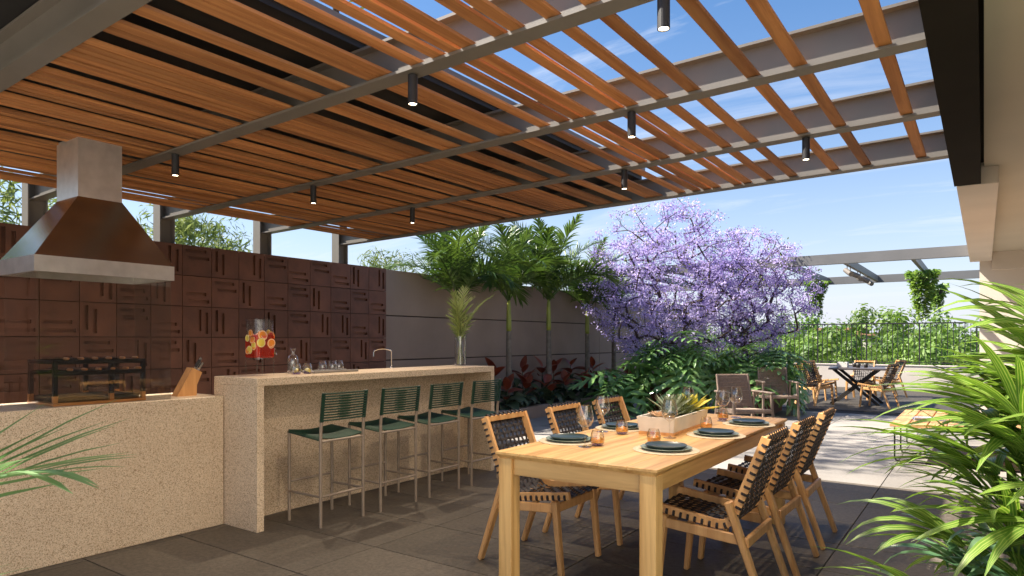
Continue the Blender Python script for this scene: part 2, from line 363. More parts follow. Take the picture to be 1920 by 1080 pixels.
M['paper']=plain('magazine_paper',(0.55,0.62,0.72),0.4,0,0.3,14); M['paper2']=plain('magazine_print',(0.10,0.16,0.30),0.4,0,0.4,20)
M['trayslate']=plain('grey_tray',(0.24,0.22,0.20),0.5)
# ================================================================ ground and floors
def struct(o): o['kind']='structure'; return o
g=MB(); g.box(-1500,1500,-600,2500,-6.2,-6.0); struct(g.build('ground',M['ground']))
fl=MB(); fl.box(-7.6,6.0,-4.055,13.80,-0.30,-0.006); floor=struct(fl.build('floor',M['joint']))
TW,TD=1.2,0.585
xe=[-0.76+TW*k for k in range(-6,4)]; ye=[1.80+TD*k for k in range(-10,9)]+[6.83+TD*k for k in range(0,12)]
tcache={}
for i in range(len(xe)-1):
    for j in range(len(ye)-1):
        x0,x1=max(xe[i],-7.6),min(xe[i+1],6.0); y0,y1=ye[j],min(ye[j+1],13.79); lt=y0>6.8 or y0<0.5  # unseen rows behind the viewer are pale to bounce sunlight
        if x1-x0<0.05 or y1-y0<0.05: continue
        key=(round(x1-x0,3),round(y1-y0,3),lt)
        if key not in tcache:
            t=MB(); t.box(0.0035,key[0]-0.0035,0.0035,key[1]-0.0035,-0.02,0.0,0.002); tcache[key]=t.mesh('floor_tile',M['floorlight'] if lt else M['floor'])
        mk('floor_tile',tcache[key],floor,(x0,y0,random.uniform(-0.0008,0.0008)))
pv=MB(); pv.box(-14,6.0,-12.0,-4.06,-0.30,0.0); struct(pv.build('bounce_paving',M['floorlight']))  # unseen light paving added behind the viewer for more bounced sun
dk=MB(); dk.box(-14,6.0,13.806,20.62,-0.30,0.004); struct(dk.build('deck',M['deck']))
# ================================================================ pergola
SL=-0.0165
zr=lambda x: 2.62+0.0165*(x+0.2)
per=thing('pergola','grey steel pergola with timber slats, half covered by a dark roof','pergola',(-3.4,3.5,0))
def put(o): o.location=(o.location[0]+3.4,o.location[1]-3.5,o.location[2]); return o
BY=[0.10,1.22,2.35,3.465,4.58,5.70]
def ibeam():
    b=MB(); L=6.52; h=0.19; t=0.014; fw=0.10
    b.box(-L,0,-fw/2,fw/2,0,t); b.box(-L,0,-fw/2,fw/2,h-t,h); b.box(-L,0,-0.005,0.005,t,h-t)
    return b.mesh('beam',M['steel'])
bm_=ibeam()
for y in BY: put(mk('beam',bm_,per,(-0.2,y,2.62),(0,SL,0)))
# posts on the wall
def hpost(h):
    b=MB(); d=0.15; wd=0.13; t=0.012
    b.box(-wd/2,wd/2,-d/2,-d/2+t,0,h); b.box(-wd/2,wd/2,d/2-t,d/2,0,h); b.box(-0.005,0.005,-d/2+t,d/2-t,0,h); return b.mesh('post',M['steel'])
pm=hpost(2.70-2.275)
for y in BY[1:]: put(mk('post',pm,per,(-6.70,y,2.275)))
# slats
groups=[(-0.37,.064),(-0.725,.064),(-0.945,.064),(-1.25,.064),(-1.43,.064),(-1.605,.064),(-1.69,.064),(-1.87,.064),(-1.95,.064),(-2.045,.064),(-2.18,.064),(-2.395,.075),(-2.475,.075),
(-2.70,.085),(-2.885,.068),(-2.96,.068)]
def run(x,n,p=0.0575,wd=0.050):
    r=[]
    for k in range(n): r.append((x-p*k,wd))
    return r
groups+=run(-3.145,5,0.054,0.047)+run(-3.425,2,0.052,0.047)+run(-3.62,4,0.052,0.046)+run(-3.905,3,0.052,0.046)
x=-4.125; rr=random.Random(3)
for n_,gp in ((4,.075),(2,.05),(4,.10),(3,.045),(4,.085),(2,.055),(4,.09),(4,.06),(3,.05)):
    for k in range(n_):
        if x>-5.86: groups.append((x,.046)); x-=0.052
    x-=gp
groups+=[(-5.945,.050),(-6.0,.050),(-6.055,.050),(-6.11,.050)]
smesh={}
for bi in range(len(BY)-1):
    y0,y1=BY[bi]+0.008,BY[bi+1]-0.008
    for gx,gw in groups:
        if bi==0 and gx<-2.5: continue
        L=round(y1-y0,3); key=(L,gw)
        if key not in smesh:
            b=MB(); b.box(-gw/2,gw/2,0,L,0,0.017,0.002); smesh[key]=b.mesh('slat',M['slat'])
        put(mk('slat',smesh[key],per,(gx+rr.uniform(-.002,.002),y0,zr(gx)+0.0165+rr.uniform(0,.003))))
# roof cover over the left part
for y0,y1 in [(BY[i],BY[i+1]) for i in range(len(BY)-1)]:
    b=MB(); b.box(-3.74,0,y0+0.006,y1-0.006,0,0.03); put(b.build('roof_panel',M['cover'],per,(-2.56,0,zr(-2.56)+0.196),rot=(0,SL,0)))
b=MB(); b.box(-0.03,0.03,BY[0],BY[-1],0,0.07); put(b.build('edge_trim',M['steel'],per,(-2.56,0,zr(-2.56)+0.230)))
# edge channel that carries the beams on the house side
b=MB(); b.box(-0.205,-0.02,-0.5,6.76,2.605,2.86); put(b.build('edge_beam',M['fascia'],per))
# pendant lamps
pl=MB(); pl.lathe([(0.0,0.14),(0.0235,0.14),(0.0235,0.0),(0.020,0.0),(0.019,0.012)],20)
plm=pl.mesh('shade',M['blackmatte'],False)
gl=MB(); gl.disc(0.019,0.004,20); glm=gl.mesh('lens',M['lampglow'])
cp=MB(); cp.lathe([(0.0,0.150),(0.009,0.150),(0.009,0.139)],12); cpm=cp.mesh('stem',M['blackmatte'])
def pendant(x,y,label,W=25,sz=150):
    z=zr(x)-0.145
    t=thing('pendant_lamp',label,'lamp',(x,y,z),0,'black cylinder lamps under the pergola beams')
    mk('shade',plm,t); mk('lens',glm,t); mk('stem',cpm,t)
    ld=bpy.data.lights.new('lamp_light','SPOT'); ld.energy=W; ld.color=(1.0,0.84,0.64); ld.spot_size=R_(sz); ld.spot_blend=1.0; ld.shadow_soft_size=0.02
    lo=bpy.data.objects.new('lamp_light',ld); col.objects.link(lo); lo.parent=t; lo.location=(0,0,-0.01)
pendant(-4.40,2.35,'black cylinder lamp on the beam beside the steel chimney',9,60)
pendant(-2.24,2.35,'black cylinder lamp where the roof cover ends, on the chimney beam')
pendant(-0.97,2.35,'black cylinder lamp on the chimney beam, against open sky near the house')
pendant(-4.39,3.465,'black cylinder lamp above the stools on the second beam from the chimney')
pendant(-1.62,3.465,'black cylinder lamp under sparse slats above the table centre')
pendant(-4.37,4.58,'black cylinder lamp above the vase end of the bar')
pendant(-2.20,4.58,'black cylinder lamp on the next-to-last beam near the violet tree')
pendant(-0.93,4.58,'black cylinder lamp on the next-to-last beam against open sky')
# ================================================================ tile wall
tw=thing('tile_wall','dark brown wall of square tiles carved with paired slots','wall',(-6.72,3.2,0))
TS=0.3107; TOP=2.273; XE=6.37
b=MB(); b.box(-0.12,0.118,-4.2,XE-3.2,-0.05,TOP); b.build('wall_core',M['grout'],tw)
def carved(slots,dep=0.030,th=0.045):
    s=TS-0.006; xs={0,s}; ys={0,s}
    for a in slots: xs|={a[0]*s,a[1]*s}; ys|={a[2]*s,a[3]*s}
    xs=sorted(xs); ys=sorted(ys); mb=MB()
    def H(i,j):
        if i<0 or j<0 or i>=len(xs)-1 or j>=len(ys)-1: return -1
        cx=(xs[i]+xs[i+1])/2; cy=(ys[j]+ys[j+1])/2
        for a in slots:
            if a[0]*s<cx<a[1]*s and a[2]*s<cy<a[3]*s: return th-dep
        return th
    for i in range(len(xs)-1):
        for j in range(len(ys)-1):
            h=H(i,j); x0,x1,y0,y1=xs[i],xs[i+1],ys[j],ys[j+1]
            mb.add([(h,x0,y0),(h,x1,y0),(h,x1,y1),(h,x0,y1)],[(0,1,2,3)])
            for (di,dj,p,q) in ((-1,0,(x0,y0),(x0,y1)),(1,0,(x1,y1),(x1,y0)),(0,-1,(x1,y0),(x0,y0)),(0,1,(x0,y1),(x1,y1))):
                k=H(i+di,j+dj); k=0 if k==-1 else k
                if k<h: mb.add([(h,*p),(h,*q),(k,*q),(k,*p)],[(0,1,2,3)])
    return mb.mesh('tile',M['tile'])
va=[(0.54,0.645,0.20,0.92),(0.78,0.885,0.10,0.82)]; flip=lambda S:[(1-b_,1-a_,c,d) for a_,b_,c,d in S]; tr=lambda S:[(c,d,a_,b_) for a_,b_,c,d in S]
vb=[(0.12,0.225,0.20,0.92),(0.36,0.465,0.10,0.82)]
variants=[carved(v) for v in (va,vb,tr(va),tr(vb),[(0.10,0.80,0.54,0.645),(0.18,0.92,0.78,0.885)],[(0.10,0.80,0.12,0.225),(0.18,0.92,0.36,0.465)])]
# seen pattern: v = upright slots right / left, h = level slots high / low  (columns run from the grey wall towards the viewer)
PAT=["0302325","1230103","3302140","2103225","3220113","2312302","0130214","1213021","2301223","0132310","1320132","3012203"]
rt=random.Random(11)
ncol=20
for c in range(ncol):
    for r in range(7):
        v=int(PAT[c][r]) if c<len(PAT) else rt.randrange(6)
        mk('tile',variants[v],tw,(0.1185,XE-TS*(c+1)+0.003-3.2,TOP-TS*(r+1)+0.003),None)
# ================================================================ rendered garden wall
gw=thing('garden_wall','taupe rendered garden wall with level joints behind the palms','wall',(-7.2,13.5,0))
zz=[-0.05,1.02,1.67,2.34]
b=MB(); b.box(-0.12,0.07,-7.35,7.1,-0.05,2.325); b.build('wall_core',M['grout'],gw)
for a,c in zip(zz[:-1],zz[1:]):
    for y0,y1 in ((-7.4,0.0),(0.0,7.12)):
        b=MB(); b.box(0.071,0.10,y0+0.004,y1-0.004,a+0.008,c-(0.008 if c<2.3 else 0),0.003); b.build('panel',M['concrete'],gw)
# ================================================================ planting bed
bed=thing('planting_bed','long low planting bed with stone kerb along the garden wall','planter',(-6.6,12.0,0))
b=MB(); b.box(0.30,0.42,-5.6,5.4,-0.005,0.20,0.006); b.build('kerb',M['concrete'],bed)
b=MB()
nx,ny=8,60
for i in range(nx+1):
    for j in range(ny+1):
        b.v.append((-0.495+0.79*i/nx,-5.6+11*j/ny,0.13+0.04*noise.noise((i*1.3,j*0.9,0))))
for i in range(nx):
    for j in range(ny): b.f.append((i*(ny+1)+j,(i+1)*(ny+1)+j,(i+1)*(ny+1)+j+1,i*(ny+1)+j+1)); b.mi.append(0)
b.build('soil',M['soil'],bed)
# ================================================================ house on the right
hs=thing('house','pale rendered house edge with deep soffit beside the pergola','building',(2,6,0))
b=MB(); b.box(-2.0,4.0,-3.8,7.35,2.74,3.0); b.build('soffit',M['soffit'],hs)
b=MB(); b.box(-2.022,-1.998,-6.5,0.76,2.78,2.97); b.build('gap_shade_strip',M['fascia'],hs)  # dark strip filling the sky slit, its black standing for the shaded gap
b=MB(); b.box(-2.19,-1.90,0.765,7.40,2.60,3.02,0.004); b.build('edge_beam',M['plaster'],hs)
b=MB(); b.box(-2.06,4.0,7.401,7.7,-0.005,2.62); b.build('wall',M['plaster'],hs)
b=MB(); b.box(-1.897,4.0,7.30,7.40,2.45,2.738); b.build('lintel',M['plaster'],hs)
b=MB(); b.box(2.6,2.8,-3.8,7.3,-0.005,2.738); b.build('wall',M['plaster'],hs)
b=MB(); b.box(-0.3,-0.1,-14.0,-3.81,-0.005,3.0); b.build('wall',M['bounce_wall'],hs)  # unseen white house wall added behind the viewer to bounce sunlight
b=MB(); b.box(-0.0995,2.8,-4.0,-3.81,-0.005,3.0); b.build('wall',M['bounce_wall'],hs)
# ================================================================ counter and bar
ct=MB(); ct.box(-5.0,-4.43,-1.5,2.716,0.0,0.915,0.004)
tag(ct.build('grill_counter',M['terrazzo']),'low speckled stone counter carrying the grill and knife block','counter')
bar=thing('bar_counter','speckled stone bar counter with waterfall ends behind the stools','bar',(-4.3,4.07,0))
b=MB(); b.box(-0.26,0.26,-1.35,1.35,0.995,1.05,0.003); b.build('top',M['terrazzo'],bar)
for y0,y1 in ((-1.35,-1.295),(1.295,1.35)):
    b=MB(); b.box(-0.26,0.2597,y0+0.0003,y1-0.0003,0,0.9948); b.build('end_panel',M['terrazzo'],bar)
b=MB(); b.box(-0.20,-0.09,-1.294,1.294,0,0.9946); b.build('back_panel',M['terrazzo'],bar)
# ================================================================ hood, guard, grill
hd=thing('range_hood','brushed steel range hood with square chimney up to the slats','range hood',(-4.72,1.965,0))
x0,x1,y0,y1=-0.265,0.265,-0.405,0.405; cx0,cx1,cy0,cy1=-0.155,0.155,-0.135,0.125
zb,zl,zt=1.71,1.805,2.20
b=MB(); b.add([(x0,y0,zl),(x1,y0,zl),(x1,y1,zl),(x0,y1,zl),(cx0,cy0,zt),(cx1,cy0,zt),(cx1,cy1,zt),(cx0,cy1,zt)],[(0,1,5,4),(1,2,6,5),(2,3,7,6),(3,0,4,7)])
b.build('canopy',M['hooddark'],hd)
b=MB(); o=0.002
vs=[(sx_*(x1+o),sy_*(y1+o),z) for z in (zb,zl) for sx_,sy_ in ((-1,-1),(1,-1),(1,1),(-1,1))]; vi=[(sx_*(x1-.02),sy_*(y1-.02),z) for z in (zb,zl-.02) for sx_,sy_ in ((-1,-1),(1,-1),(1,1),(-1,1))]
b.add(vs+vi,[(0,1,5,4),(1,2,6,5),(2,3,7,6),(3,0,4,7)]+[(8,12,13,9),(9,13,14,10),(10,14,15,11),(11,15,12,8),(12,15,14,13)]+[(0,8,9,1),(1,9,10,2),(2,10,11,3),(3,11,8,0)]); b.build('rim',M['hood'],hd)
b=MB(); b.box(cx0+.001,cx1-.001,cy0+.001,cy1-.001,zt-0.003,2.575); b.build('chimney',M['hood'],hd)
gg=thing('glass_guard','clear glass guard panels standing between grill counter and hood','glass screen',(-4.71,1.965,0.915))
for n_,bx in (('front_pane',(0.243,0.251,-0.385,0.385)),('side_pane',(-0.24,0.242,-0.393,-0.385)),('side_pane',(-0.24,0.242,0.385,0.393))):
    b=MB(); b.box(bx[0],bx[1],bx[2],bx[3],0.0,0.797); b.build(n_,M['pane'],gg)
gr=thing('skewer_grill','black framed tabletop skewer grill with copper tray','grill',(-4.70,1.945,0.915))
b=MB(); b.box(-0.20,0.19,-0.27,0.27,0.0,0.018,0.003); b.build('tray',M['copper'],gr)
b=MB(); b.box(-0.17,0.16,-0.24,0.24,0.0185,0.05); b.build('ember_bed',M['soil'],gr)
for px in (-0.185,0.175):
    for py in (-0.255,0.255,0.06):
        b=MB(); b.box(px-0.012,px+0.012,py-0.012,py+0.012,0.018,0.275); b.build('post',M['black'],gr)
        b=MB(); b.box(px-0.0125,px+0.0125,py-0.0125,py+0.0125,0.019,0.06); b.build('post_foot',M['copper'],gr)
for px in (-0.185,0.175):
    for z in (0.262,0.195):
        b=MB(); b.box(px-0.0128,px+0.0128,-0.268,0.268,z-0.013,z+0.013,0.002); b.build('rail',M['black'],gr)
for py in (-0.255,0.255):
    b=MB(); b.box(-0.172,0.162,py-0.010,py+0.010,0.252,0.272); b.build('rail',M['black'],gr)
sk=MB(); sk.tube([(-0.17,0,0),(0.155,0,0)],0.003,6); skm=sk.mesh('skewer',M['chrome'])
sh=MB(); sh.tube([(0.155,0,0),(0.165,0,0),(0.215,0,0),(0.222,0,0)],[0.006,0.009,0.008,0.004],8); shm=sh.mesh('handle',M['copper'])
for z in (0.284,0.217):
    for k in range(6):
        s_=mk('skewer',skm,gr,(0.0,-0.20+0.08*k+(0.02 if z<.25 else 0),z)); mk('handle',shm,s_)
for x_ in (-0.198,0.189):
    b=MB(); b.box(x_-0.002,x_+0.002,-0.25,0.25,0.02,0.18); b.build('glass_panel',M['pane'],gr)
kb=thing('knife_block','slanted wooden knife block with steel knives on the low counter','knife block',(-4.66,2.56,0.915),R_(-6))
# local y along the wall (towards the far end), block leans that way
b=MB(); pr=[(-0.075,0.0),(0.060,0.0),(0.062,0.075),(0.098,0.165),(0.032,0.200)]
vs=[(sx_*0.05,p[0],p[1]) for sx_ in (-1,1) for p in pr]; k=len(pr)
b.add(vs,[tuple(range(k)),tuple(reversed(range(k,2*k)))]+[(i,i+k,(i+1)%k+k,(i+1)%k) for i in range(k)]); b.build('block',M['block'],kb)
import itertools
for i,(sx_,off,h) in enumerate(((0.028,0.02,0.085),(0.0,0.03,0.10),(-0.028,0.045,0.075),(0.02,0.05,0.07))):
    base=Vector((sx_,0.035+off*0.9,0.198-off*0.45)); d=Vector((0,0.5,0.87)).normalized()
    kn=MB(); kn.bar(base-d*0.015,base+d*0.02,0.003,0.018); kn.build('blade',M['chrome'],kb)
    kn=MB(); kn.bar(base+d*0.016,base+d*h,0.014,0.020,bev=0.003); hn=kn.build('knife_handle',M['blackmatte'] if i==0 else M['chrome'],kb)
    if i==0:
        kn=MB(); kn.bar(base+d*(h-0.012),base+d*(h+0.002),0.0145,0.0205); kn.build('cap',M['chrome'],hn)
# ================================================================ bar stools
def stool(y,label):
    t=thing('bar_stool',label,'bar stool',(-3.955,y,0),math.pi,'green cord bar stools along the bar')
    return t
def stool_parts(t):
    r=0.0115; W=0.195; XF,XB=0.175,-0.175
    for s in (-1,1):
        b=MB(); b.tube([(XF,s*W,0),(XF,s*W,0.655)],r,10); smooth_by_angle(b.build('leg',M['taupe_metal'],t))
        b=MB(); b.tube([(XB,s*W,0),(XB,s*W,0.62),(XB-0.004,s*W,0.70),(XB-0.035,s*W,0.945)],r,10); smooth_by_angle(b.build('leg',M['taupe_metal'],t))
        b=MB(); b.tube([(XF,s*W,0.215),(XB,s*W,0.215)],0.009,8); smooth_by_angle(b.build('side_rung',M['taupe_metal'],t))
        b=MB(); b.tube([(XF,s*W,0.645),(XB,s*W,0.612)],0.010,8); smooth_by_angle(b.build('seat_rail',M['taupe_metal'],t))
    b=MB(); b.tube([(XB,-W,0.215),(XB,W,0.215)],0.009,8); smooth_by_angle(b.build('rear_rung',M['taupe_metal'],t))
    b=MB(); b.tube([(XF,-W,0.285),(XF,W,0.285)],0.009,8); smooth_by_angle(b.build('front_rung',M['taupe_metal'],t))
    b=MB(); b.tube([(XB,-W,0.60),(XB,W,0.60)],0.009,8); smooth_by_angle(b.build('rear_rail',M['taupe_metal'],t))
    # seat: cords laid side to side over the rails, sagging a little
    b=MB(); n=34
    for k in range(n):
        x=XB+0.012+(XF-XB-0.012)*k/(n-1); zt=0.612+(0.645-0.612)*(x-XB)/(XF-XB)+0.0125
        pts=[(x,-W-0.012,zt-0.016),(x,-W,zt)]+[(x,-W+2*W*i/6,zt-0.016*math.sin(math.pi*i/6)) for i in range(1,6)]+[(x,W,zt),(x,W+0.012,zt-0.016)]
        b.tube(pts,0.0054,6)
    o=b.build('seat',M['green_cord'],t); smooth_by_angle(o,60); o['kind']='stuff'
    # back: cords between the two uprights, wrapped solid round the posts
    b=MB(); n=11
    for k in range(n):
        z=0.748+0.188*k/(n-1); x=XB-0.004-0.031*(z-0.70)/0.245
        for dx in (-0.013,0.013):
            b.tube([(x+dx,-W,z),(x+dx*0.9,-W*0.35,z-0.002),(x+dx*0.9,W*0.35,z-0.002),(x+dx,W,z)],0.0046,6,False)
    n=24
    for s in (-1,1):
        for k in range(n):
            z=0.742+0.198*k/(n-1); x=XB-0.004-0.031*(z-0.70)/0.245
            b.lathe([(0.0118,-0.0045),(0.0165,0),(0.0118,0.0045)],10,(x,s*W,z))
    # middle binding
    for k in range(9):
        z=0.765+0.15*k/8; x=XB-0.004-0.031*(z-0.70)/0.245
        b.box(x-0.017,x+0.017,-0.045,0.045,z-0.0065,z+0.0065,0.002)
    o=b.build('backrest',M['green_cord'],t); smooth_by_angle(o,50); o['kind']='stuff'
st0=stool(3.24,'green cord bar stool beside the grill end of the bar'); stool_parts(st0)
for y,l in ((3.80,'second green cord bar stool from the grill end of the bar'),(4.35,'third green cord bar stool from the grill end of the bar'),(4.91,'green cord bar stool below the glass vase, at the palm end of the bar')):
    c=copy_tree(st0); c.location=(-3.955+random.uniform(-.012,.012),y,0); c.rotation_euler=(0,0,math.pi+random.uniform(-.03,.03)); c['label']=l
# ================================================================ dining table
tb=thing('dining_table','long pale timber dining table laid for six','table',(-1.585,3.885,0))
hx,hy=0.435,1.168
b=MB(); n=6
for k in range(n):
    x0=-hx+2*hx*k/n; x1=-hx+2*hx*(k+1)/n
    bb=MB(); bb.box(x0+0.0006,x1-0.0006,-hy,hy,0.735,0.75,0.002); bb.build('board',M['teak'],tb)
b=MB(); hh=0.018
b.add([(-hx+hh,-hy+hh,0.718),(hx-hh,-hy+hh,0.718),(hx-hh,hy-hh,0.718),(-hx+hh,hy-hh,0.718),(-hx+.001,-hy+.001,0.7349),(hx-.001,-hy+.001,0.7349),(hx-.001,hy-.001,0.7349),(-hx+.001,hy-.001,0.7349)],
 [(3,2,1,0),(0,1,5,4),(1,2,6,5),(2,3,7,6),(3,0,4,7)]); b.build('under_bevel',M['teak'],tb)
LG=0.078
for sx_ in (-1,1):
    for sy_ in (-1,1):
        cx=sx_*(hx-0.012-LG/2); cy=sy_*(hy-0.012-LG/2)
        b=MB(); b.box(cx-LG/2,cx+LG/2,cy-LG/2,cy+LG/2,0,0.7178,0.003); b.build('leg',M['teakleg'],tb)
for sy_ in (-1,1):
    b=MB(); b.box(-hx+0.092,hx-0.092,sy_*(hy-0.045)-0.012,sy_*(hy-0.045)+0.012,0.635,0.7176); b.build('apron',M['teakx'],tb)
for sx_ in (-1,1):
    b=MB(); b.box(sx_*(hx-0.045)-0.012,sx_*(hx-0.045)+0.012,-hy+0.092,hy-0.092,0.635,0.7175); b.build('apron',M['teak'],tb)
# ================================================================ woven dining chairs
def bez(ps,n):
    out=[]
    for i in range(n+1):
        t=i/n; q=[Vector(p) for p in ps]
        while len(q)>1: q=[a.lerp(b_,t) for a,b_ in zip(q[:-1],q[1:])]
        out.append(q[0])
    return out
def chair_profile():
    # (x,z) of the bent side rail, from seat front to the top of the back
    seat=[Vector((0.60,0.452)),Vector((0.26,0.405))]
    curve=bez([(0.26,0.405),(0.185,0.395),(0.165,0.455)],6)
    back=[Vector((0.012,0.845))]
    return seat+curve[1:]+back
def sample(prof,d):
    L=0
    for a,b_ in zip(prof[:-1],prof[1:]):
        l=(b_-a).length
        if L+l>=d-1e-9: 
            t=(d-L)/l; return a.lerp(b_,t),(b_-a).normalized()
        L+=l
    return prof[-1],(prof[-1]-prof[-2]).normalized()
def chair_parts(t,wmat,smat):
    W=0.205; prof=chair_profile(); tot=sum((b_-a).length for a,b_ in zip(prof[:-1],prof[1:]))
    for s in (-1,1):
        b=MB(); k=len(prof); th=0.042; wd=0.022
        for i,p in enumerate(prof):
            d=(prof[min(i+1,k-1)]-prof[max(i-1,0)]).normalized(); nn=Vector((-d.y,d.x))
            for (a,c) in ((-1,-1),(1,-1),(1,1),(-1,1)):
                q=p+nn*(th/2*c); b.v.append((q.x,s*W+a*wd/2,q.y))
        for i in range(k-1):
            for j in range(4):
                b.f.append((i*4+j,i*4+(j+1)%4,(i+1)*4+(j+1)%4,(i+1)*4+j)); b.mi.append(0)
        b.f.append((3,2,1,0)); b.f.append(((k-1)*4,(k-1)*4+1,(k-1)*4+2,(k-1)*4+3)); b.mi+=[0,0]
        b.build('side_rail',wmat,t)
        # rear leg with rounded head, front leg
        b=MB(); b.bar((0.0,s*(W+0.026),0),(0.185,s*(W+0.026),0.525),0.028,0.044,up=(0,1,0),bev=0.006,taper=1.25); b.build('leg',wmat,t)
        b=MB(); b.bar((0.555,s*(W+0.012),0),(0.515,s*(W+0.012),0.415),0.028,0.040,up=(0,1,0),bev=0.006,taper=1.25); b.build('leg',wmat,t)
        b=MB(); b.bar((0.11,s*(W+0.022),0.345),(0.53,s*(W+0.014),0.375),0.024,0.05,bev=0.004); b.build('seat_rail',wmat,t)
    b=MB(); b.bar((0.100,-W-0.02,0.335),(0.100,W+0.02,0.335),0.024,0.05,bev=0.004); b.build('cross_rail',wmat,t)
    b=MB(); b.bar((0.520,-W-0.005,0.375),(0.520,W+0.005,0.375),0.022,0.05,bev=0.004); b.build('cross_rail',wmat,t)
    e,_=sample(prof,tot-0.012); b=MB(); b.bar((e.x,-W,e.y),(e.x,W,e.y),0.022,0.034,bev=0.003); b.build('top_rail',wmat,t)
    # webbing: straps side to side wrapped over the rails, woven with straps running front to back
    b=MB(); n=23; step=(tot-0.06)/(n-1); nl=9
    for k in range(n):
        p,d=sample(prof,0.025+step*k); nn=Vector((-d.y,d.x)); sw=0.0085
        yl=[-W-0.0135,-W-0.012]+[(-W+0.03)+(2*W-0.06)*i/(nl-1) for i in range(nl)]+[W+0.012,W+0.0135]
        top=[-0.004,0.0225]+[0.0165+0.004*(1 if (i+k)%2 else -1) for i in range(nl)]+[0.0225,-0.004]
        o=len(b.v)
        for y,h in zip(yl,top):
            ww=0.0055 if abs(y)>W-0.015 else sw
            for e_ in (-ww,ww): q=p+nn*h+d*e_; b.v.append((q.x,y,q.y))
        m=len(yl)
        for i in range(m-1): b.f.append((o+2*i,o+2*i+1,o+2*i+3,o+2*i+2)); b.mi.append(0)
        for s in (-1,1):   # buckle wrap outside the rail
            q0=p+nn*0.0225; q1=p-nn*0.0225
            o=len(b.v)
            for q,ex in ((q0,0.0),(q0*0.6+p*0.4,0.006),(p,0.006),(p-nn*0.006,0.0)):
                for e_ in (-0.006,0.006):
                    z=q+d*e_; b.v.append((z.x,s*(W+0.0125+ex),z.y))
            b.f+= [(o+2*i_,o+2*i_+1,o+2*i_+3,o+2*i_+2) for i_ in range(3)]; b.mi+=[0,0,0]
    for j in range(nl):
        y=(-W+0.03)+(2*W-0.06)*j/(nl-1); o=len(b.v); sw=0.0085
        for k in range(n):
            p,d=sample(prof,0.025+step*k); nn=Vector((-d.y,d.x)); h=0.0165+0.004*(-1 if (j+k)%2 else 1)
            q=p+nn*h
            for e_ in (-sw,sw): b.v.append((q.x,y+e_,q.y))
        p,d=sample(prof,tot-0.001); 
        q=p+Vector((-d.y,d.x))*0.019
        for e_ in (-sw,sw): b.v.append((q.x,y+e_,q.y))
        q=p+d*0.020
        for e_ in (-sw,sw): b.v.append((q.x,y+e_,q.y))
        q=p-Vector((-d.y,d.x))*0.02
        for e_ in (-sw,sw): b.v.append((q.x,y+e_,q.y))
        for i in range(n+2): b.f.append((o+2*i,o+2*i+1,o+2*i+3,o+2*i+2)); b.mi.append(0)
    ob=b.build('webbing',smat,t); ob['kind']='stuff'
    md=ob.modifiers.new('thick','SOLIDIFY'); md.thickness=0.003; md.offset=0
GRP='woven chairs at the long table'
ch0=thing('dining_chair','woven strap chair at the long table, beside the first bar stools, facing the house','chair',(-2.465,3.40,0),0,GRP)
chair_parts(ch0,M['teakz'],M['strap'])
def chair(x,y,rz,label,group):
    c=copy_tree(ch0); c.location=(x,y,0); c.rotation_euler=(0,0,rz); c['label']=label; c['group']=group; return c
chair(-2.46,4.10,0.02,'woven strap chair at the middle of the long table, on the bar side',GRP)
chair(-2.455,4.78,-0.02,'woven strap chair on the bar side, at the table end towards the violet trees',GRP)
chair(-0.835,3.50,math.pi+.01,'woven strap chair on the house side of the long table, farthest from the violet trees',GRP)
chair(-0.83,4.14,math.pi-.02,'woven strap chair on the house side of the long table, in the middle',GRP)
chair(-0.825,4.78,math.pi+.02,'woven strap chair on the house side of the long table, at its sunlit end',GRP)
G2='woven chairs round the dark far table'
chair(-2.95,14.42,R_(62),'woven strap chair at the dark table, turned with its back to the dining area',G2)
chair(-1.40,14.75,R_(165),'woven strap chair at the dark table seen side-on, closest to the slatted bench',G2)
chair(-2.20,17.0,R_(-100),'woven strap chair behind the dark table, facing the dining area',G2)
chair(-1.55,17.9,R_(-150),'woven strap chair in front of the white parapet, right behind the dark table',G2)
chair(-3.25,16.2,R_(-20),'woven strap chair at the dark table beside the yellow flowers',G2)
# ================================================================ far table
ft=thing('garden_table','dark square garden table on crossed legs near the parapet','table',(-2.15,15.45,0))
b=MB(); b.box(-0.52,0.52,-0.62,0.62,0.715,0.75,0.004); b.build('top',M['tabledark'],ft,rot=(0,0,R_(8)))
for s in (-1,1):
    for q in (-1,1):
        b=MB(); b.bar((q*0.44,s*0.30,0),(-q*0.40,s*0.30+q*0.035,0.716),0.055,0.07,up=(0,1,0)); b.build('leg',M['steel_dark'],ft)
wp=thing('white_flower_box','white box planter with clipped green tuft on the dark table','planter',(-2.40,15.35,0.75))
b=MB(); b.box(-0.10,0.10,-0.10,0.10,0.0,0.11,0.006); b.build('box',M['farwall'],wp)
b=MB(); rg=random.Random(5)
for k in range(420):
    a=rg.uniform(0,6.28); e=rg.uniform(0.1,1.5); r=0.11*rg.uniform(.75,1); p=Vector((math.cos(a)*math.cos(e)*r,math.sin(a)*math.cos(e)*r,0.10+math.sin(e)*r*0.85))
    d=Vector((rg.uniform(-1,1),rg.uniform(-1,1),rg.uniform(.2,1))).normalized(); b.strip([p,p+d*0.03],[0.007,0.002],(rg.uniform(-1,1),rg.uniform(-1,1),.3))
b.build('tuft',M['hedge'],wp)
cupm=MB(); cupm.lathe([(0.0,0.0),(0.035,0.0),(0.045,0.09),(0.040,0.09),(0.032,0.008),(0,0.008)],16)
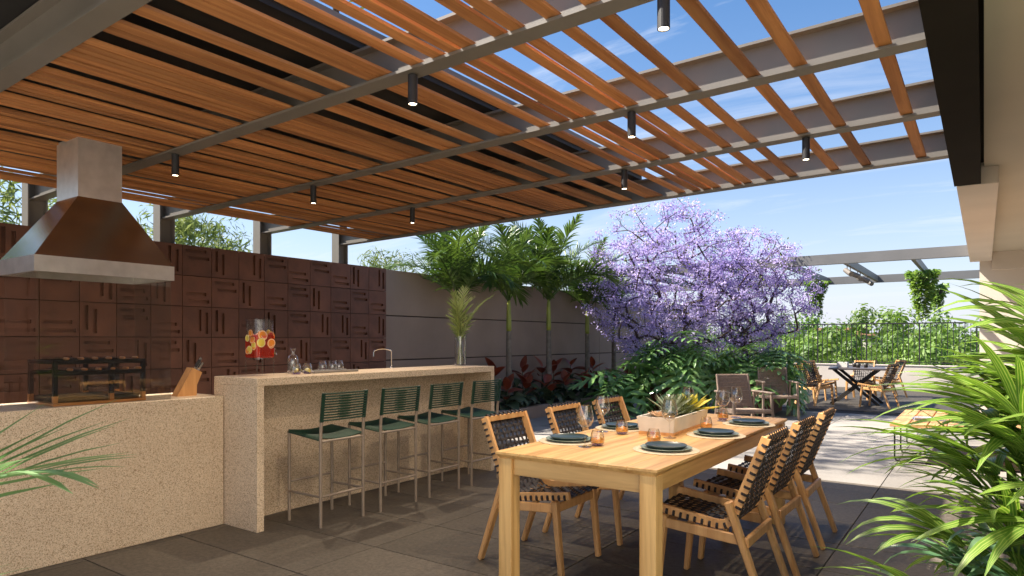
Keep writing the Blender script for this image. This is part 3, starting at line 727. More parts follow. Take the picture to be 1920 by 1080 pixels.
for i,(x,y) in enumerate(((-2.10,15.25),(-1.98,15.40),(-2.22,15.62))):
    tag(mk('dark_cup',cupm.mesh('dark_cup',M['steel_dark'],True),None,(x,y,0.7502)),'small dark cup beside the white planter on the far table','cup','dark cups on the far table')
# ================================================================ rope armchairs
def armchair(x,y,rz,label):
    t=thing('rope_armchair',label,'armchair',(x,y,0),rz,'taupe rope armchairs by the planters'); W=0.27
    for s in (-1,1):
        b=MB(); b.bar((0.27,s*(W+0.01),0),(0.22,s*W,0.60),0.034,0.034,bev=0.006); b.build('leg',M['greywood'],t)
        b=MB(); b.bar((-0.29,s*(W+0.01),0),(-0.20,s*W,0.60),0.034,0.034,bev=0.006); b.build('leg',M['greywood'],t)
        b=MB(); b.bar((-0.26,s*W,0.612),(0.27,s*W,0.612),0.055,0.026,bev=0.008); b.build('arm',M['greywood'],t)
        b=MB(); b.bar((-0.24,s*W,0.345),(0.25,s*W,0.375),0.026,0.045,bev=0.004); b.build('seat_rail',M['greywood'],t)
        b=MB(); b.bar((-0.19,s*(W-0.04),0.36),(-0.30,s*(W-0.04),0.84),0.028,0.028,bev=0.004); b.build('back_post',M['greywood'],t)
    for x_,z in ((0.235,0.37),(-0.225,0.345)):
        b=MB(); b.bar((x_,-W,z),(x_,W,z),0.03,0.045,bev=0.004); b.build('cross_rail',M['greywood'],t)
    b=MB()
    for k in range(24):
        yy=-W+0.035+(2*W-0.07)*k/23
        b.tube([(-0.20,yy,0.395),(-0.262,yy,0.64),(-0.302,yy,0.842),(-0.318,yy,0.842),(-0.28,yy,0.64),(-0.216,yy,0.395)],0.0058,5,False)
    for k in range(7):
        z=0.43+0.06*k; xx=-0.205-(z-0.395)*0.232; b.tube([(xx+0.006,-W+0.03,z),(xx+0.006,W-0.03,z)],0.0045,5)
    o=b.build('back_rope',M['rope'],t); o['kind']='stuff'
    b=MB()
    for k in range(30):
        yy=-W+0.03+(2*W-0.06)*k/29; b.tube([(-0.235,yy,0.372),(0.0,yy,0.375),(0.247,yy,0.398),(0.255,yy,0.372)],0.0068,5,False)
    o=b.build('seat_rope',M['rope'],t); o['kind']='stuff'
armchair(-2.64,9.15,R_(-44),'taupe rope armchair standing alone closest to the end of the dining table')
armchair(-2.86,11.80,R_(-62),'taupe rope armchair with open wooden arms beside the sunny path')
# ================================================================ slatted bench and magazine
bn=thing('slatted_bench','broad slatted timber bench on looped black rod legs','bench',(-0.05,9.0,0))
for k in range(9):
    x0=-0.77+0.172*k; b=MB(); b.box(x0,x0+0.160,-0.88,0.92,0.395,0.425,0.004); b.build('slat',M['slatb'],bn)
for y in (-0.70,-0.05,0.70):
    b=MB(); b.tube([(-0.74,y,0.394),(-0.74,y,0.05),(-0.725,y,0.016),(-0.69,y,0.008),(0.69,y,0.008),(0.725,y,0.016),(0.74,y,0.05),(0.74,y,0.394)],0.008,8); smooth_by_angle(b.build('leg_loop',M['black'],bn))
    b=MB(); b.box(-0.75,0.75,y-0.012,y+0.012,0.382,0.3948); b.build('bearer',M['black'],bn)
mg=thing('magazine','folded blue and white magazine lying on the slatted bench','magazine',(-0.50,8.72,0.4252),R_(12))
b=MB(); b.box(-0.15,0.15,-0.10,0.10,0.0,0.012,0.003); b.build('pages',M['paper'],mg)
b=MB(); b.box(-0.151,0.02,-0.101,0.101,0.0122,0.0145); b.build('cover',M['paper2'],mg)
b=MB(); b.tube([(-0.15,-0.09,0.030),(0.15,-0.09,0.030)],0.016,10); b.build('rolled_edge',M['paper'],mg)
# ================================================================ table settings
zt=0.7505
def lathe_mesh(name,prof,mat,n=28,sm=True):
    m=MB(); m.lathe(prof,n); me=m.mesh(name,mat,sm); 
    try: me.set_sharp_from_angle(angle=R_(40))
    except Exception: pass
    return me
matm=lathe_mesh('placemat',[(0,0.004),(0.165,0.004),(0.168,0.002),(0.166,0.0)],M['mat'],40)
p2m=lathe_mesh('charger_plate',[(0,0.006),(0.09,0.006),(0.128,0.014),(0.130,0.0125),(0.09,0.0),(0,0.0)],M['plate2'],40)
p1m=lathe_mesh('side_plate',[(0,0.010),(0.085,0.010),(0.104,0.019),(0.106,0.017),(0.088,0.0),(0,0.0)],M['plate'],40)
wg=lathe_mesh('wine_glass',[(0,0.0),(0.036,0.0),(0.037,0.002),(0.012,0.006),(0.004,0.014),(0.0032,0.05),(0.0038,0.088),(0.010,0.098),(0.030,0.112),(0.043,0.135),(0.0455,0.152),(0.042,0.180),(0.033,0.218),(0.0325,0.218),(0.0412,0.180),(0.0446,0.152),(0.042,0.136),(0.029,0.1138),(0,0.1035)],M['glass'],32)
tu=[(0.027,0.0),(0.036,0.014),(0.0385,0.032),(0.034,0.06),(0.026,0.082),(0.0254,0.082),(0.033,0.06),(0.0373,0.032),(0.0345,0.016),(0,0.010)]
tum=lathe_mesh('tumbler_glass',tu,M['glass'],28)
lqm=lathe_mesh('drink',[(0,0.0105),(0.034,0.0165),(0.0368,0.030),(0.0362,0.038),(0,0.038)],M['amber'],24)
bsm=lathe_mesh('glass_base',[(0,0.0008),(0.0262,0.0008),(0.0335,0.0125),(0,0.0095)],M['base_glass'],24)
def wedge_mesh(name,mat,mat2):
    m=MB(); n=10; r=0.024
    vs=[(0,-0.006,0),(0,0.006,0)]
    for i in range(n+1):
        a=math.pi*i/n; vs+=[(r*math.cos(a),-0.007,r*math.sin(a)),(r*math.cos(a),0.007,r*math.sin(a))]
    fs=[]; 
    for i in range(n):
        a=2+2*i; fs+=[(0,a,a+2),(1,a+3,a+1)]
    m.add(vs,fs); m.cm=1
    m.add(vs,[(2+2*i,3+2*i,5+2*i,4+2*i) for i in range(n)]); return m.mesh(name,[mat,mat2])
wedge_o=wedge_mesh('orange_slice',M['citrus'],M['citrus']); wedge_l=wedge_mesh('lemon_slice',M['lemon'],M['lemon'])
place=[('bar-side place farthest from the violet trees',-1.885,3.22),('middle place on the bar side',-1.88,3.87),('bar-side place behind the succulents',-1.875,4.55),('house-side place farthest from the violet trees',-1.325,3.23),('middle place on the house side',-1.295,3.90),('house-side place closest to the armchairs',-1.29,4.55)]
for nm,x,y in place:
    x+=random.uniform(-.012,.012); y+=random.uniform(-.015,.015)
    tag(mk('placemat',matm,None,(x,y,zt)),'round woven straw placemat at the '+nm,'placemat','placemats on the long table')
    tag(mk('charger_plate',p2m,None,(x,y,zt+0.0045)),'sage green underplate at the '+nm,'plate','underplates on the long table')
    tag(mk('side_plate',p1m,None,(x,y,zt+0.011)),'dark green dinner plate at the '+nm,'plate','dark plates on the long table')
def tumbler(x,y,z,label,drink='amber',grp='short tumblers with orange drink on the long table'):
    t=thing('tumbler',label,'tumbler',(x,y,z),random.uniform(0,6),grp)
    mk('glass_bowl',tum,t)
    if drink=='amber': mk('drink',lqm,t); mk('glass_base',bsm,t); mk('fruit_slice',wedge_o,t,(0.003,0,0.018),(0.3,0,0.4)); mk('fruit_slice',wedge_o,t,(-0.004,0.01,0.021),(-0.2,0,1.9))
    elif drink=='lemon': mk('glass_base',bsm,t); mk('fruit_slice',wedge_l,t,(0,0,0.020),(0.15,0.5,0.3))
    return t
for i,(nm,x,y) in enumerate((('first bar side',-1.71,3.09),('middle bar side',-1.905,3.66),('last bar side',-1.76,4.72),('middle house side',-1.47,3.65),('last house side',-1.475,4.62),('end',-1.47,4.90))):
    lab=['stemmed wine glass beside the bar-side plate farthest from the violet trees','stemmed wine glass in front of the middle bar-side plate','stemmed wine glass behind the succulent planter','stemmed wine glass in front of the succulent planter corner','stemmed wine glass beside the tumbler, near the plate closest to the armchairs','stemmed wine glass closest to the armchair end of the table'][i]
    tag(mk('wine_glass',wg,None,(x,y,zt+0.0005)),lab,'wine glass','wine glasses on the long table')
for x,y,l in ((-1.68,3.17,'tumbler of orange drink at the bar-side plate farthest from the violet trees'),(-1.765,3.64,'tumbler of orange drink between the planter and the middle bar-side plate'),(-1.455,3.39,'tumbler of orange drink behind the house-side plate farthest from the violet trees'),(-1.42,4.12,'tumbler of orange drink beside the planter, near the middle house-side plate'),(-1.50,4.70,'tumbler of orange drink under the far pair of wine glasses')):
    tumbler(x,y,zt+0.0005,l)
# succulent planter
sp=thing('succulent_planter','long cream stone planter of mixed succulents on the dining table','planter',(-1.60,4.05,zt),R_(3))
b=MB(); vs=[]
for z,e in ((0.018,0.0),(0.105,0.012)):
    vs+=[(sx_*(0.105+e),sy_*(0.33+e),z) for sx_,sy_ in ((-1,-1),(1,-1),(1,1),(-1,1))]
vs+=[(sx_*0.103,sy_*0.328,0.105) for sx_,sy_ in ((-1,-1),(1,-1),(1,1),(-1,1))]+[(sx_*0.100,sy_*0.325,0.085) for sx_,sy_ in ((-1,-1),(1,-1),(1,1),(-1,1))]
b.add(vs,[(0,1,5,4),(1,2,6,5),(2,3,7,6),(3,0,4,7),(3,2,1,0)]+[(4+i,4+(i+1)%4,8+(i+1)%4,8+i) for i in range(4)]+[(8+i,8+(i+1)%4,12+(i+1)%4,12+i) for i in range(4)]+[(12,13,14,15)]); b.build('trough',M['whitebox'],sp)
b=MB(); b.box(-0.107,0.107,-0.332,0.332,0.0,0.0178); b.build('timber_base',M['block'],sp)
b=MB(); b.box(-0.099,0.099,-0.324,0.324,0.070,0.0905); b.build('soil',M['soil'],sp)
def rosette(nl,L,wd,el0,el1,fold=0.5,tip=0.15):
    m=MB(); ga=2.399963
    for i in range(nl):
        f_=i/(nl-1); a=i*ga; e=el0+(el1-el0)*f_; l=L*(1-0.45*f_)
        dh=Vector((math.cos(a),math.sin(a),0)); pts=[];ws=[]
        for k in range(5):
            t=k/4; ee=e+0.35*t*(1 if e<1 else 0); pts.append(dh*(l*t*math.cos(e))+Vector((0,0,l*t*math.sin(e)+0.1*l*t*t))); ws.append(wd*(1-0.4*f_)*(0.55+0.45*math.sin(math.pi*min(1,t*1.15)))*(1 if t<1 else tip))
        m.strip(pts,ws,(0,0,1) if e<1.2 else tuple(dh),fold)
    return m
pl_=[(0.0,-0.27,'succp',rosette(16,0.075,0.022,0.15,1.3)),(0.02,-0.12,'succ',rosette(34,0.12,0.011,0.05,1.4,.4,.05)),(-0.03,0.02,'succ',rosette(30,0.19,0.016,0.35,1.45,.5,.05)),(0.03,0.13,'succd',rosette(40,0.11,0.013,0.1,1.4,.5,.1)),(-0.02,0.22,'succd',rosette(40,0.16,0.012,0.5,1.5,.5,.1)),(0.02,0.30,'succy',rosette(14,0.19,0.034,0.1,1.2,.4,.1)),(-0.06,-0.19,'succp',rosette(14,0.06,0.018,0.2,1.3)),(0.06,0.0,'succd',rosette(26,0.085,0.012,0.1,1.4))]
for x,y,mt,m in pl_: m.build('succulent',M[mt],sp,(x,y,0.088),smooth=True)
# ================================================================ things on the bar
zb_=1.0505
dp=thing('drink_dispenser','clear drink dispenser full of red punch and citrus on the bar','drink dispenser',(-4.42,3.00,zb_))
b=MB()
for sx_ in (-1,1):
    for sy_ in (-1,1): b.tube([(sx_*0.07,sy_*0.07,0),(sx_*0.07,sy_*0.07,0.118)],0.004,6)
b.build('stand',M['acrylic'],dp)
def roundsq(h0,h1,r,inner,mat,name,n=32):
    m=MB()
    def ring(rr,z):
        out=[]
        for j in range(n):
            a=2*math.pi*j/n; c,s_=math.cos(a),math.sin(a); e=(abs(c)**4+abs(s_)**4)**-0.25; out.append((rr*c*e,rr*s_*e,z))
        return out
    prof=[(r,h0),(r,h1),(inner,h1),(inner,h0+0.01)]; o=0
    for rr,z in prof: m.v+=ring(rr,z)
    for i in range(len(prof)-1):
        for j in range(n): m.f.append((i*n+j,i*n+(j+1)%n,(i+1)*n+(j+1)%n,(i+1)*n+j)); m.mi.append(0)
    m.f.append(tuple(reversed(range(n)))); m.f.append(tuple((len(prof)-1)*n+j for j in range(n))); m.mi+=[0,0]
    return m.build(name,mat,dp,smooth=False)
roundsq(0.118,0.405,0.082,0.078,M['acrylic'],'jar'); roundsq(0.405,0.418,0.085,0.05,M['acrylic'],'lid')
m=MB(); m.box(-0.076,0.076,-0.076,0.076,0.130,0.30,0.01); m.build('punch',M['sangria'],dp)
sl=MB(); sl.lathe([(0,0.004),(0.030,0.004),(0.036,0.003),(0.036,-0.003),(0.030,-0.004),(0,-0.004)],18); 
def slice_mesh(fl_,rd):
    q=MB(); q.lathe([(0,0.0045),(0.029,0.0045)],18); q.cm=1; q.lathe([(0.029,0.0045),(0.033,0.004)],18); q.cm=2; q.lathe([(0.033,0.004),(0.036,0.002),(0.036,-0.002),(0.033,-0.004)],18); q.cm=1; q.lathe([(0.033,-0.004),(0.029,-0.0045)],18); q.cm=0; q.lathe([(0.029,-0.0045),(0,-0.0045)],18)
    return q.mesh('fruit_slice',[fl_,M['pith'],rd])
sms=[slice_mesh(M['citrus'],M['citrus']),slice_mesh(M['lemon'],M['lemon']),slice_mesh(M['grapefruit'],M['citrus'])]
rg=random.Random(21)
for k in range(26):
    side=k%4; u_=rg.uniform(-0.048,0.048); z=rg.uniform(0.168,0.30) if k>6 else rg.uniform(0.26,0.315)
    x,y=((0.0765,u_),(u_,-0.0765),(-0.0765,u_),(u_,0.0765))[side]
    rot=((0,R_(90)+rg.uniform(-.2,.2),0),(R_(90)+rg.uniform(-.2,.2),0,0))[side%2]
    mk('fruit_slice',sms[rg.randrange(3)],dp,(x*0.995,y*0.995,z),rot,rg.uniform(.7,1.0))
b=MB(); b.tube([(0.03,0.080,0.165),(0.03,0.115,0.165),(0.03,0.118,0.150)],0.007,8); b.tube([(0.03,0.100,0.165),(0.03,0.100,0.192),(0.05,0.100,0.195)],0.0045,6); b.build('tap',M['chrome'],dp)
cf=thing('carafe','clear glass carafe with flared neck between the lemon tumblers','carafe',(-4.41,3.285,zb_))
mk('body',lathe_mesh('carafe_body',[(0,0.002),(0.036,0.0),(0.043,0.02),(0.043,0.075),(0.045,0.115),(0.036,0.132),(0.018,0.145),(0.0135,0.165),(0.024,0.196),(0.0233,0.196),(0.0127,0.165),(0.017,0.147),(0.035,0.134),(0.0435,0.115),(0.0415,0.075),(0.0415,0.022),(0,0.008)],M['glass'],28),cf)
mk('water',lathe_mesh('carafe_water',[(0,0.009),(0.041,0.022),(0.041,0.06),(0,0.06)],M['acrylic'],24),cf)
t_=tumbler(-4.285,3.225,zb_,'tumbler with lemon slice standing at the bar edge beside the carafe','lemon','lemon tumblers on the bar')
t_=tumbler(-4.285,3.325,zb_,'tumbler with lemon slice between the carafe and the grey tray','lemon','lemon tumblers on the bar')
b=MB(); b.box(-0.075,0.075,-0.22,0.22,0,0.012,0.003); tr_=thing('serving_tray','flat grey serving tray with empty glasses on the bar','tray',(-4.34,3.60,zb_)); b.build('base',M['trayslate'],tr_)
for s in (-1,1):
    b=MB(); b.box(s*0.075-0.004,s*0.075+0.004,-0.224,0.224,0.0005,0.020,0.002); b.build('rim',M['trayslate'],tr_)
for k in range(3): tumbler(-4.36+0.02*(k%2),3.53+0.085*k,zb_+0.0122,'empty tumbler on the grey tray on the bar','none','empty tumblers on the grey tray')
fc=thing('bar_tap','slim chrome arched tap standing on the bar','tap',(-4.50,4.44,zb_))
b=MB(); b.tube([(0,0,0),(0,0,0.15)]+[(-0.045+0.045*math.cos(a),-0.07+0.07*math.cos(a),0.15+0.03*math.sin(a)) for a in [math.pi*i/8 for i in range(1,9)]]+[(-0.09,-0.14,0.11)],0.006,8); smooth_by_angle(b.build('spout',M['chrome'],fc))
b=MB(); b.lathe([(0,0),(0.018,0),(0.018,0.006),(0.009,0.02)],14); b.build('base',M['chrome'],fc)
vz=thing('glass_vase','tall clear cylinder vase of pale palm leaves at the end of the bar','vase',(-4.36,5.27,zb_))
mk('cylinder',lathe_mesh('vase_cylinder',[(0,0),(0.056,0.0),(0.058,0.004),(0.058,0.30),(0.0545,0.30),(0.0545,0.014),(0,0.012)],M['glass'],32),vz)
mk('water',lathe_mesh('vase_water',[(0,0.013),(0.054,0.0145),(0.054,0.115),(0,0.115)],M['acrylic'],32),vz)
# ================================================================ vegetation helpers
def frond_mesh(name,mat,L=1.5,arch=0.9,start=1.2,nl=44,ll=0.42,lw=0.017,seed=0,base=0.16,droop=0.35,vee=0.55):
    """one feather leaf in the local x-z plane: leaves the origin at elevation `start` and arches over"""
    rg=random.Random(seed); m=MB(); n=24; pts=[Vector((0,0,0))]; e=start
    for i in range(n):
        e=start-arch*((i+1)/n)**1.4; pts.append(pts[-1]+Vector((math.cos(e),0,math.sin(e)))*(L/n))
    m.tube(pts,[0.014*(1-0.85*i/n)+0.0015 for i in range(n+1)],5)
    for s in (-1,1):
        for k in range(nl):
            t=base+(1-base)*(k+0.5)/nl; f_=t*n; i=min(int(f_),n-1); p=pts[i].lerp(pts[i+1],f_-i); d=(pts[i+1]-pts[i]).normalized()
            up=Vector((-d.z,0,d.x)); l=ll*(math.sin(math.pi*(0.10+0.86*((t-base)/(1-base)))**0.8)*0.85+0.18)*rg.uniform(.88,1.08)
            ang=R_(62-34*((t-base)/(1-base)))+rg.uniform(-.14,.14); vv=vee+rg.uniform(-.38,.38)
            side=Vector((0,s,0)); dr=(d*math.cos(ang)+(side*math.cos(vv)+up*math.sin(vv)).normalized()*math.sin(ang)).normalized()
            q=[p+dr*(l*u_)+Vector((0,0,-droop*l*u_*u_)) for u_ in (0,.3,.65,1)]
            m.strip(q,[lw*.55,lw,lw*.8,lw*.06],up+side*0.2*s,0.25)
    return m.mesh(name,mat)
def grow(targets,root,rootdir,rmin,seed,jit=0.03,trunk=None,pw=2.3):
    """branch skeleton: every target joins the nearest node already on the tree"""
    rg=random.Random(seed); nodes=[Vector(p) for p in (trunk or [root])]; par=[-1]+list(range(len(nodes)-1))
    base=Vector(root); order=sorted(targets,key=lambda p:(Vector(p)-nodes[-1]).length)
    tips=[]
    for tg in order:
        tg=Vector(tg); best=None;bd=1e9
        for i,p in enumerate(nodes):
            if i==0 and len(nodes)>1: continue
            dd=(tg-p).length+ (0.6*max(0,p.z-tg.z))
            if dd<bd: bd=dd;best=i
        p=nodes[best]; k=max(1,int((tg-p).length/0.16)); last=best
        for j in range(1,k+1):
            q=p.lerp(tg,j/k)+Vector((rg.uniform(-jit,jit),rg.uniform(-jit,jit),rg.uniform(-jit,jit)))+Vector((0,0,-0.10*math.sin(math.pi*j/k)*(tg-p).length*0.5))
            nodes.append(q); par.append(last); last=len(nodes)-1
        tips.append(last)
    w_=[0.0]*len(nodes)
    for i in tips: w_[i]+=1
    for i in range(len(nodes)-1,0,-1): w_[par[i]]+=w_[i]
    rad=[rmin*max(1,x)**(1/pw) for x in w_]
    m=MB()
    for i in range(1,len(nodes)):
        if par[i]<0: continue
        m.tube([nodes[par[i]],nodes[i]],[rad[i]*1.02 if par[i]>0 else rad[par[i]],rad[i]],6 if rad[i]>0.012 else 4,False)
    return m,nodes,tips
def bez3(a,b_,c,n): return [a.lerp(b_,t).lerp(b_.lerp(c,t),t) for t in [i/n for i in range(n+1)]]
# ================================================================ palms
pf=[frond_mesh('frond',M['palm'],1.55,1.0,1.35,44,0.54,0.0150,1),frond_mesh('frond',M['palm'],1.45,1.45,1.10,42,0.54,0.0150,2),frond_mesh('frond',M['palm'],1.50,1.9,0.98,42,0.54,0.0150,3),frond_mesh('frond',M['palm'],1.5,0.55,1.45,44,0.50,0.0145,4)]
def palm(y,zc,ztop,label,seed,x=-6.66,nf=12,sc=1.0):
    rg=random.Random(seed); t=thing('palm_tree',label,'palm',(x,y,0.14),rg.uniform(0,6.28),'palms in the bed along the garden wall')
    zs=ztop-0.14; zg=zc-0.14
    m=MB(); n=40; lean=rg.uniform(-.03,.03); pts=[];rs=[]
    for i in range(n+1):
        f_=i/n; pts.append(Vector((lean*f_,lean*0.6*f_*f_,zg*f_))); rs.append((0.062-0.020*f_)*(1+0.045*math.sin(f_*zg*95))*(1+0.35*math.exp(-f_*14)))
    m.tube(pts,rs,14); m.build('trunk',M['bark'],t,smooth=True)
    top=pts[-1]; m=MB(); m.tube([top+Vector((0,0,(zs-zg)*q)) for q in (-0.01,.12,.5,.85,1.05)],[0.043,0.047,0.042,0.034,0.02],14); m.build('crownshaft',M['crownshaft'],t,smooth=True)
    for k in range(nf):
        a=k*2.399963+rg.uniform(-.2,.2); f_=k/(nf-1); v=3 if f_<0.25 else 0 if f_<0.5 else 1 if f_<0.8 else 2
        mk('frond',pf[v],t,(top.x,top.y,zs-0.04*f_),(rg.uniform(-.25,.25),rg.uniform(-.1,.1),a),sc*rg.uniform(.85,1.05))
palm(8.02,1.40,1.93,'palm with the fullest crown, behind the vase at the bar end',3,nf=17,sc=1.0)
palm(9.36,1.47,2.0,'palm with ringed pale trunk just past the end of the bar',4,nf=15,sc=1.0)
palm(10.66,1.50,2.08,'palm with slightly leaning trunk, middle of the wall bed',5,nf=15,sc=1.12)
palm(12.12,1.45,1.95,'slender palm half veiled by the violet blossoms',8,nf=12,sc=0.98)
palm(13.35,1.45,1.9,'palm trunk deepest in the bed, behind the violet tree',12,nf=9,sc=0.85)
# leaves in the vase
vf=[frond_mesh('palm_leaf',M['vaseleaf'],0.42,0.35,1.5,22,0.17,0.0050,31,0.02,0.1,0.2),frond_mesh('palm_leaf',M['vaseleaf'],0.42,0.75,1.25,22,0.14,0.0046,32,0.02,0.15,0.2)]
rg=random.Random(4)
for k,(tilt,az,v,sc,h) in enumerate(((0.08,1.9,0,1.22,0.30),(-0.06,4.8,0,1.12,0.28),(0.1,0.62,1,1.3,0.29),(0.03,3.6,0,1.0,0.26),(0.14,2.6,0,0.95,0.25))):
    f_=mk('palm_leaf',vf[v],vz,(0.012*math.cos(az),0.012*math.sin(az),h),(0,0,az),sc)
    m=MB(); a=Vector((0.012*math.cos(az),0.012*math.sin(az),h+0.006)); m.tube([(0.03*math.cos(az+2),0.03*math.sin(az+2),0.02),tuple(a)],0.0035,6); m.build('stem',M['vaseleaf'],vz)
# ================================================================ red-leaved bed plants
def broad_leaf(L,W,droop,seed):
    m=MB(); n=8; pts=[];ws=[]
    for i in range(n+1):
        t=i/n; pts.append(Vector((L*t*math.cos(droop*t*0.6),0,L*(0.35*t-droop*0.62*t*t)))); ws.append(W*(math.sin(math.pi*min(1,t**0.75))**0.85)+0.002)
    m.strip(pts,ws,(0,0,1),0.32); return m
lg=[broad_leaf(0.34,0.085,0.9,1).mesh('leaf',M['bedgreen'],True),broad_leaf(0.30,0.075,1.3,2).mesh('leaf',M['bedgreen'],True),broad_leaf(0.32,0.08,0.5,3).mesh('leaf',M['bedred'],True),broad_leaf(0.26,0.06,0.2,3).mesh('leaf',M['bedred'],True)]
rg=random.Random(9); np_=0
for row,(x,z0) in enumerate(((-6.33,0.15),(-6.52,0.16),(-6.88,0.16))):
    for k in range(11 if row<2 else 9):
        y=6.75+0.68*k+0.24*row+rg.uniform(-.1,.1)
        if any(abs(y-q)<0.16 and row==2 and False for q in (9.36,)): continue
        np_+=1; hgt=(0.20,0.40,0.58)[row]+rg.uniform(-.05,.08)
        t=thing('foliage_plant',('low broad-leaved plant with drooping dark green leaves along the kerb','broad-leaved plant with red upper leaves in the middle of the bed','taller red and green leaved plant against the garden wall')[row],'plant',(x+rg.uniform(-.05,.05),y,z0),rg.uniform(0,6.28),('kerb row of bed plants','middle row of bed plants','wall row of bed plants')[row])
        m=MB(); m.tube([(0,0,-0.05),(rg.uniform(-.02,.02),rg.uniform(-.02,.02),hgt)],[0.012,0.006],6); m.build('stem',M['bedgreen'],t)
        nl=9
        for j in range(nl):
            f_=j/(nl-1); a=j*2.399963+rg.uniform(-.3,.3); red=(f_>0.52 and row>0) or (row==0 and f_>0.93); up=(-0.1-1.0*max(0,f_-.55)) if row>0 else -0.05
            mk('leaf',lg[(2 if f_<.85 else 3) if red else rg.randrange(2)],t,(0,0,hgt*(0.3+0.7*f_)),(rg.uniform(-.3,.3),up+rg.uniform(-.25,.3),a),rg.uniform(.9,1.3))
# ================================================================ big planters, philodendrons, violet trees
def planter_box(x,y,hw,h,label):
    t=thing('square_planter',label,'planter',(x,y,0),R_(4)); m=MB()
    vs=[]
    for z,e in ((0.0,hw-0.03),(h,hw),(h,hw-0.04),(h-0.06,hw-0.045)): vs+=[(sx_*e,sy_*e,z) for sx_,sy_ in ((-1,-1),(1,-1),(1,1),(-1,1))]
    m.add(vs,[(i*4+j,i*4+(j+1)%4,(i+1)*4+(j+1)%4,(i+1)*4+j) for i in range(3) for j in range(4)]+[(3,2,1,0)]); m.build('box',M['pot'],t)
    m=MB(); m.box(-hw+0.046,hw-0.046,-hw+0.046,hw-0.046,h-0.12,h-0.055); m.build('soil',M['soil'],t); return t
planter_box(-4.62,11.95,0.46,0.46,'wide oxblood planter under the taller violet tree')
planter_box(-3.48,12.75,0.44,0.58,'oxblood planter behind the rope armchairs')
def philo_leaf(L,seed,cup=0.25,droop=0.7):
    rg=random.Random(seed); m=MB(); n=10
    mid=[Vector((L*t,0,-droop*L*0.5*t*t)) for t in [i/n for i in range(n+1)]]
    m.strip(mid,[0.05*L*(1-0.8*i/n)+0.008*L for i in range(n+1)],(0,0,1),0.2)
    nl=7
    for s in (-1,1):
        for k in range(nl):
            t=0.02+0.90*k/(nl-1); i=min(int(t*n),n-1); p=mid[i].lerp(mid[i+1],t*n-i)
            l=L*(0.52*math.sin(math.pi*(0.22+0.74*t))+0.10)*rg.uniform(.9,1.08); ang=R_(112-84*t)+rg.uniform(-.06,.06)
            d=Vector((math.cos(ang),s*math.sin(ang),0)); q=[p+d*(l*u_)+Vector((0.10*l*u_*u_,0,cup*l*u_*0.6-droop*0.55*l*u_*u_)) for u_ in (0,.35,.7,1)]
            wv=L*0.066*(1.1-0.3*t); m.strip(q,[wv*1.25,wv*0.75,wv*1.05,wv*0.12],(0,0,1),0.18)
    return m.mesh('leaf',M['philo'],False)
plf=[philo_leaf(0.58,1),philo_leaf(0.66,2,0.35,0.8),philo_leaf(0.52,3,0.15,1.0)]
def philodendron(x,y,z,n,label,seed,R0=0.62,H=0.55,bias=None,hang=0.0):
    rg=random.Random(seed); t=thing('philodendron',label,'plant',(x,y,z),0,'philodendrons in the oxblood planters')
    m=MB()
    for k in range(n):
        a=k*2.399963+rg.uniform(-.25,.25); f_=(k+0.5)/n; rr=R0*math.sqrt(1-f_*0.85)*rg.uniform(.75,1.08); h=H*(0.34+0.74*f_)*rg.uniform(.85,1.1)-hang*(1-f_)*rg.uniform(.2,1)
        p0=Vector((0.05*math.cos(a),0.05*math.sin(a),-0.03)); p2=Vector((rr*math.cos(a),rr*math.sin(a)*0.9,h)); p1=Vector((rr*0.35*math.cos(a),rr*0.35*math.sin(a),max(h,0.1)+0.18))
        c=bez3(p0,p1,p2,8); m.tube(c,[0.010-0.0005*i for i in range(9)],5,False)
        pitch=0.25+0.75*(1-f_)*rg.uniform(.6,1.2)
        mk('leaf',plf[rg.randrange(3)],t,tuple(p2),(rg.uniform(-.35,.35),pitch-0.35*f_,a+rg.uniform(-.4,.4)),rg.uniform(.85,1.2))
    m.build('stems',M['philo'],t)
philodendron(-4.62,11.70,0.46,32,'large philodendron spilling over the planter under the taller violet tree',1,0.62,0.85,hang=0.05)
philodendron(-5.28,11.05,0.02,14,'bright sunlit philodendron at floor level in front of the planter',2,0.40,0.80)
philodendron(-3.50,12.70,0.52,38,'deep green philodendron above the rope armchairs',3,0.75,0.62,hang=0.1)
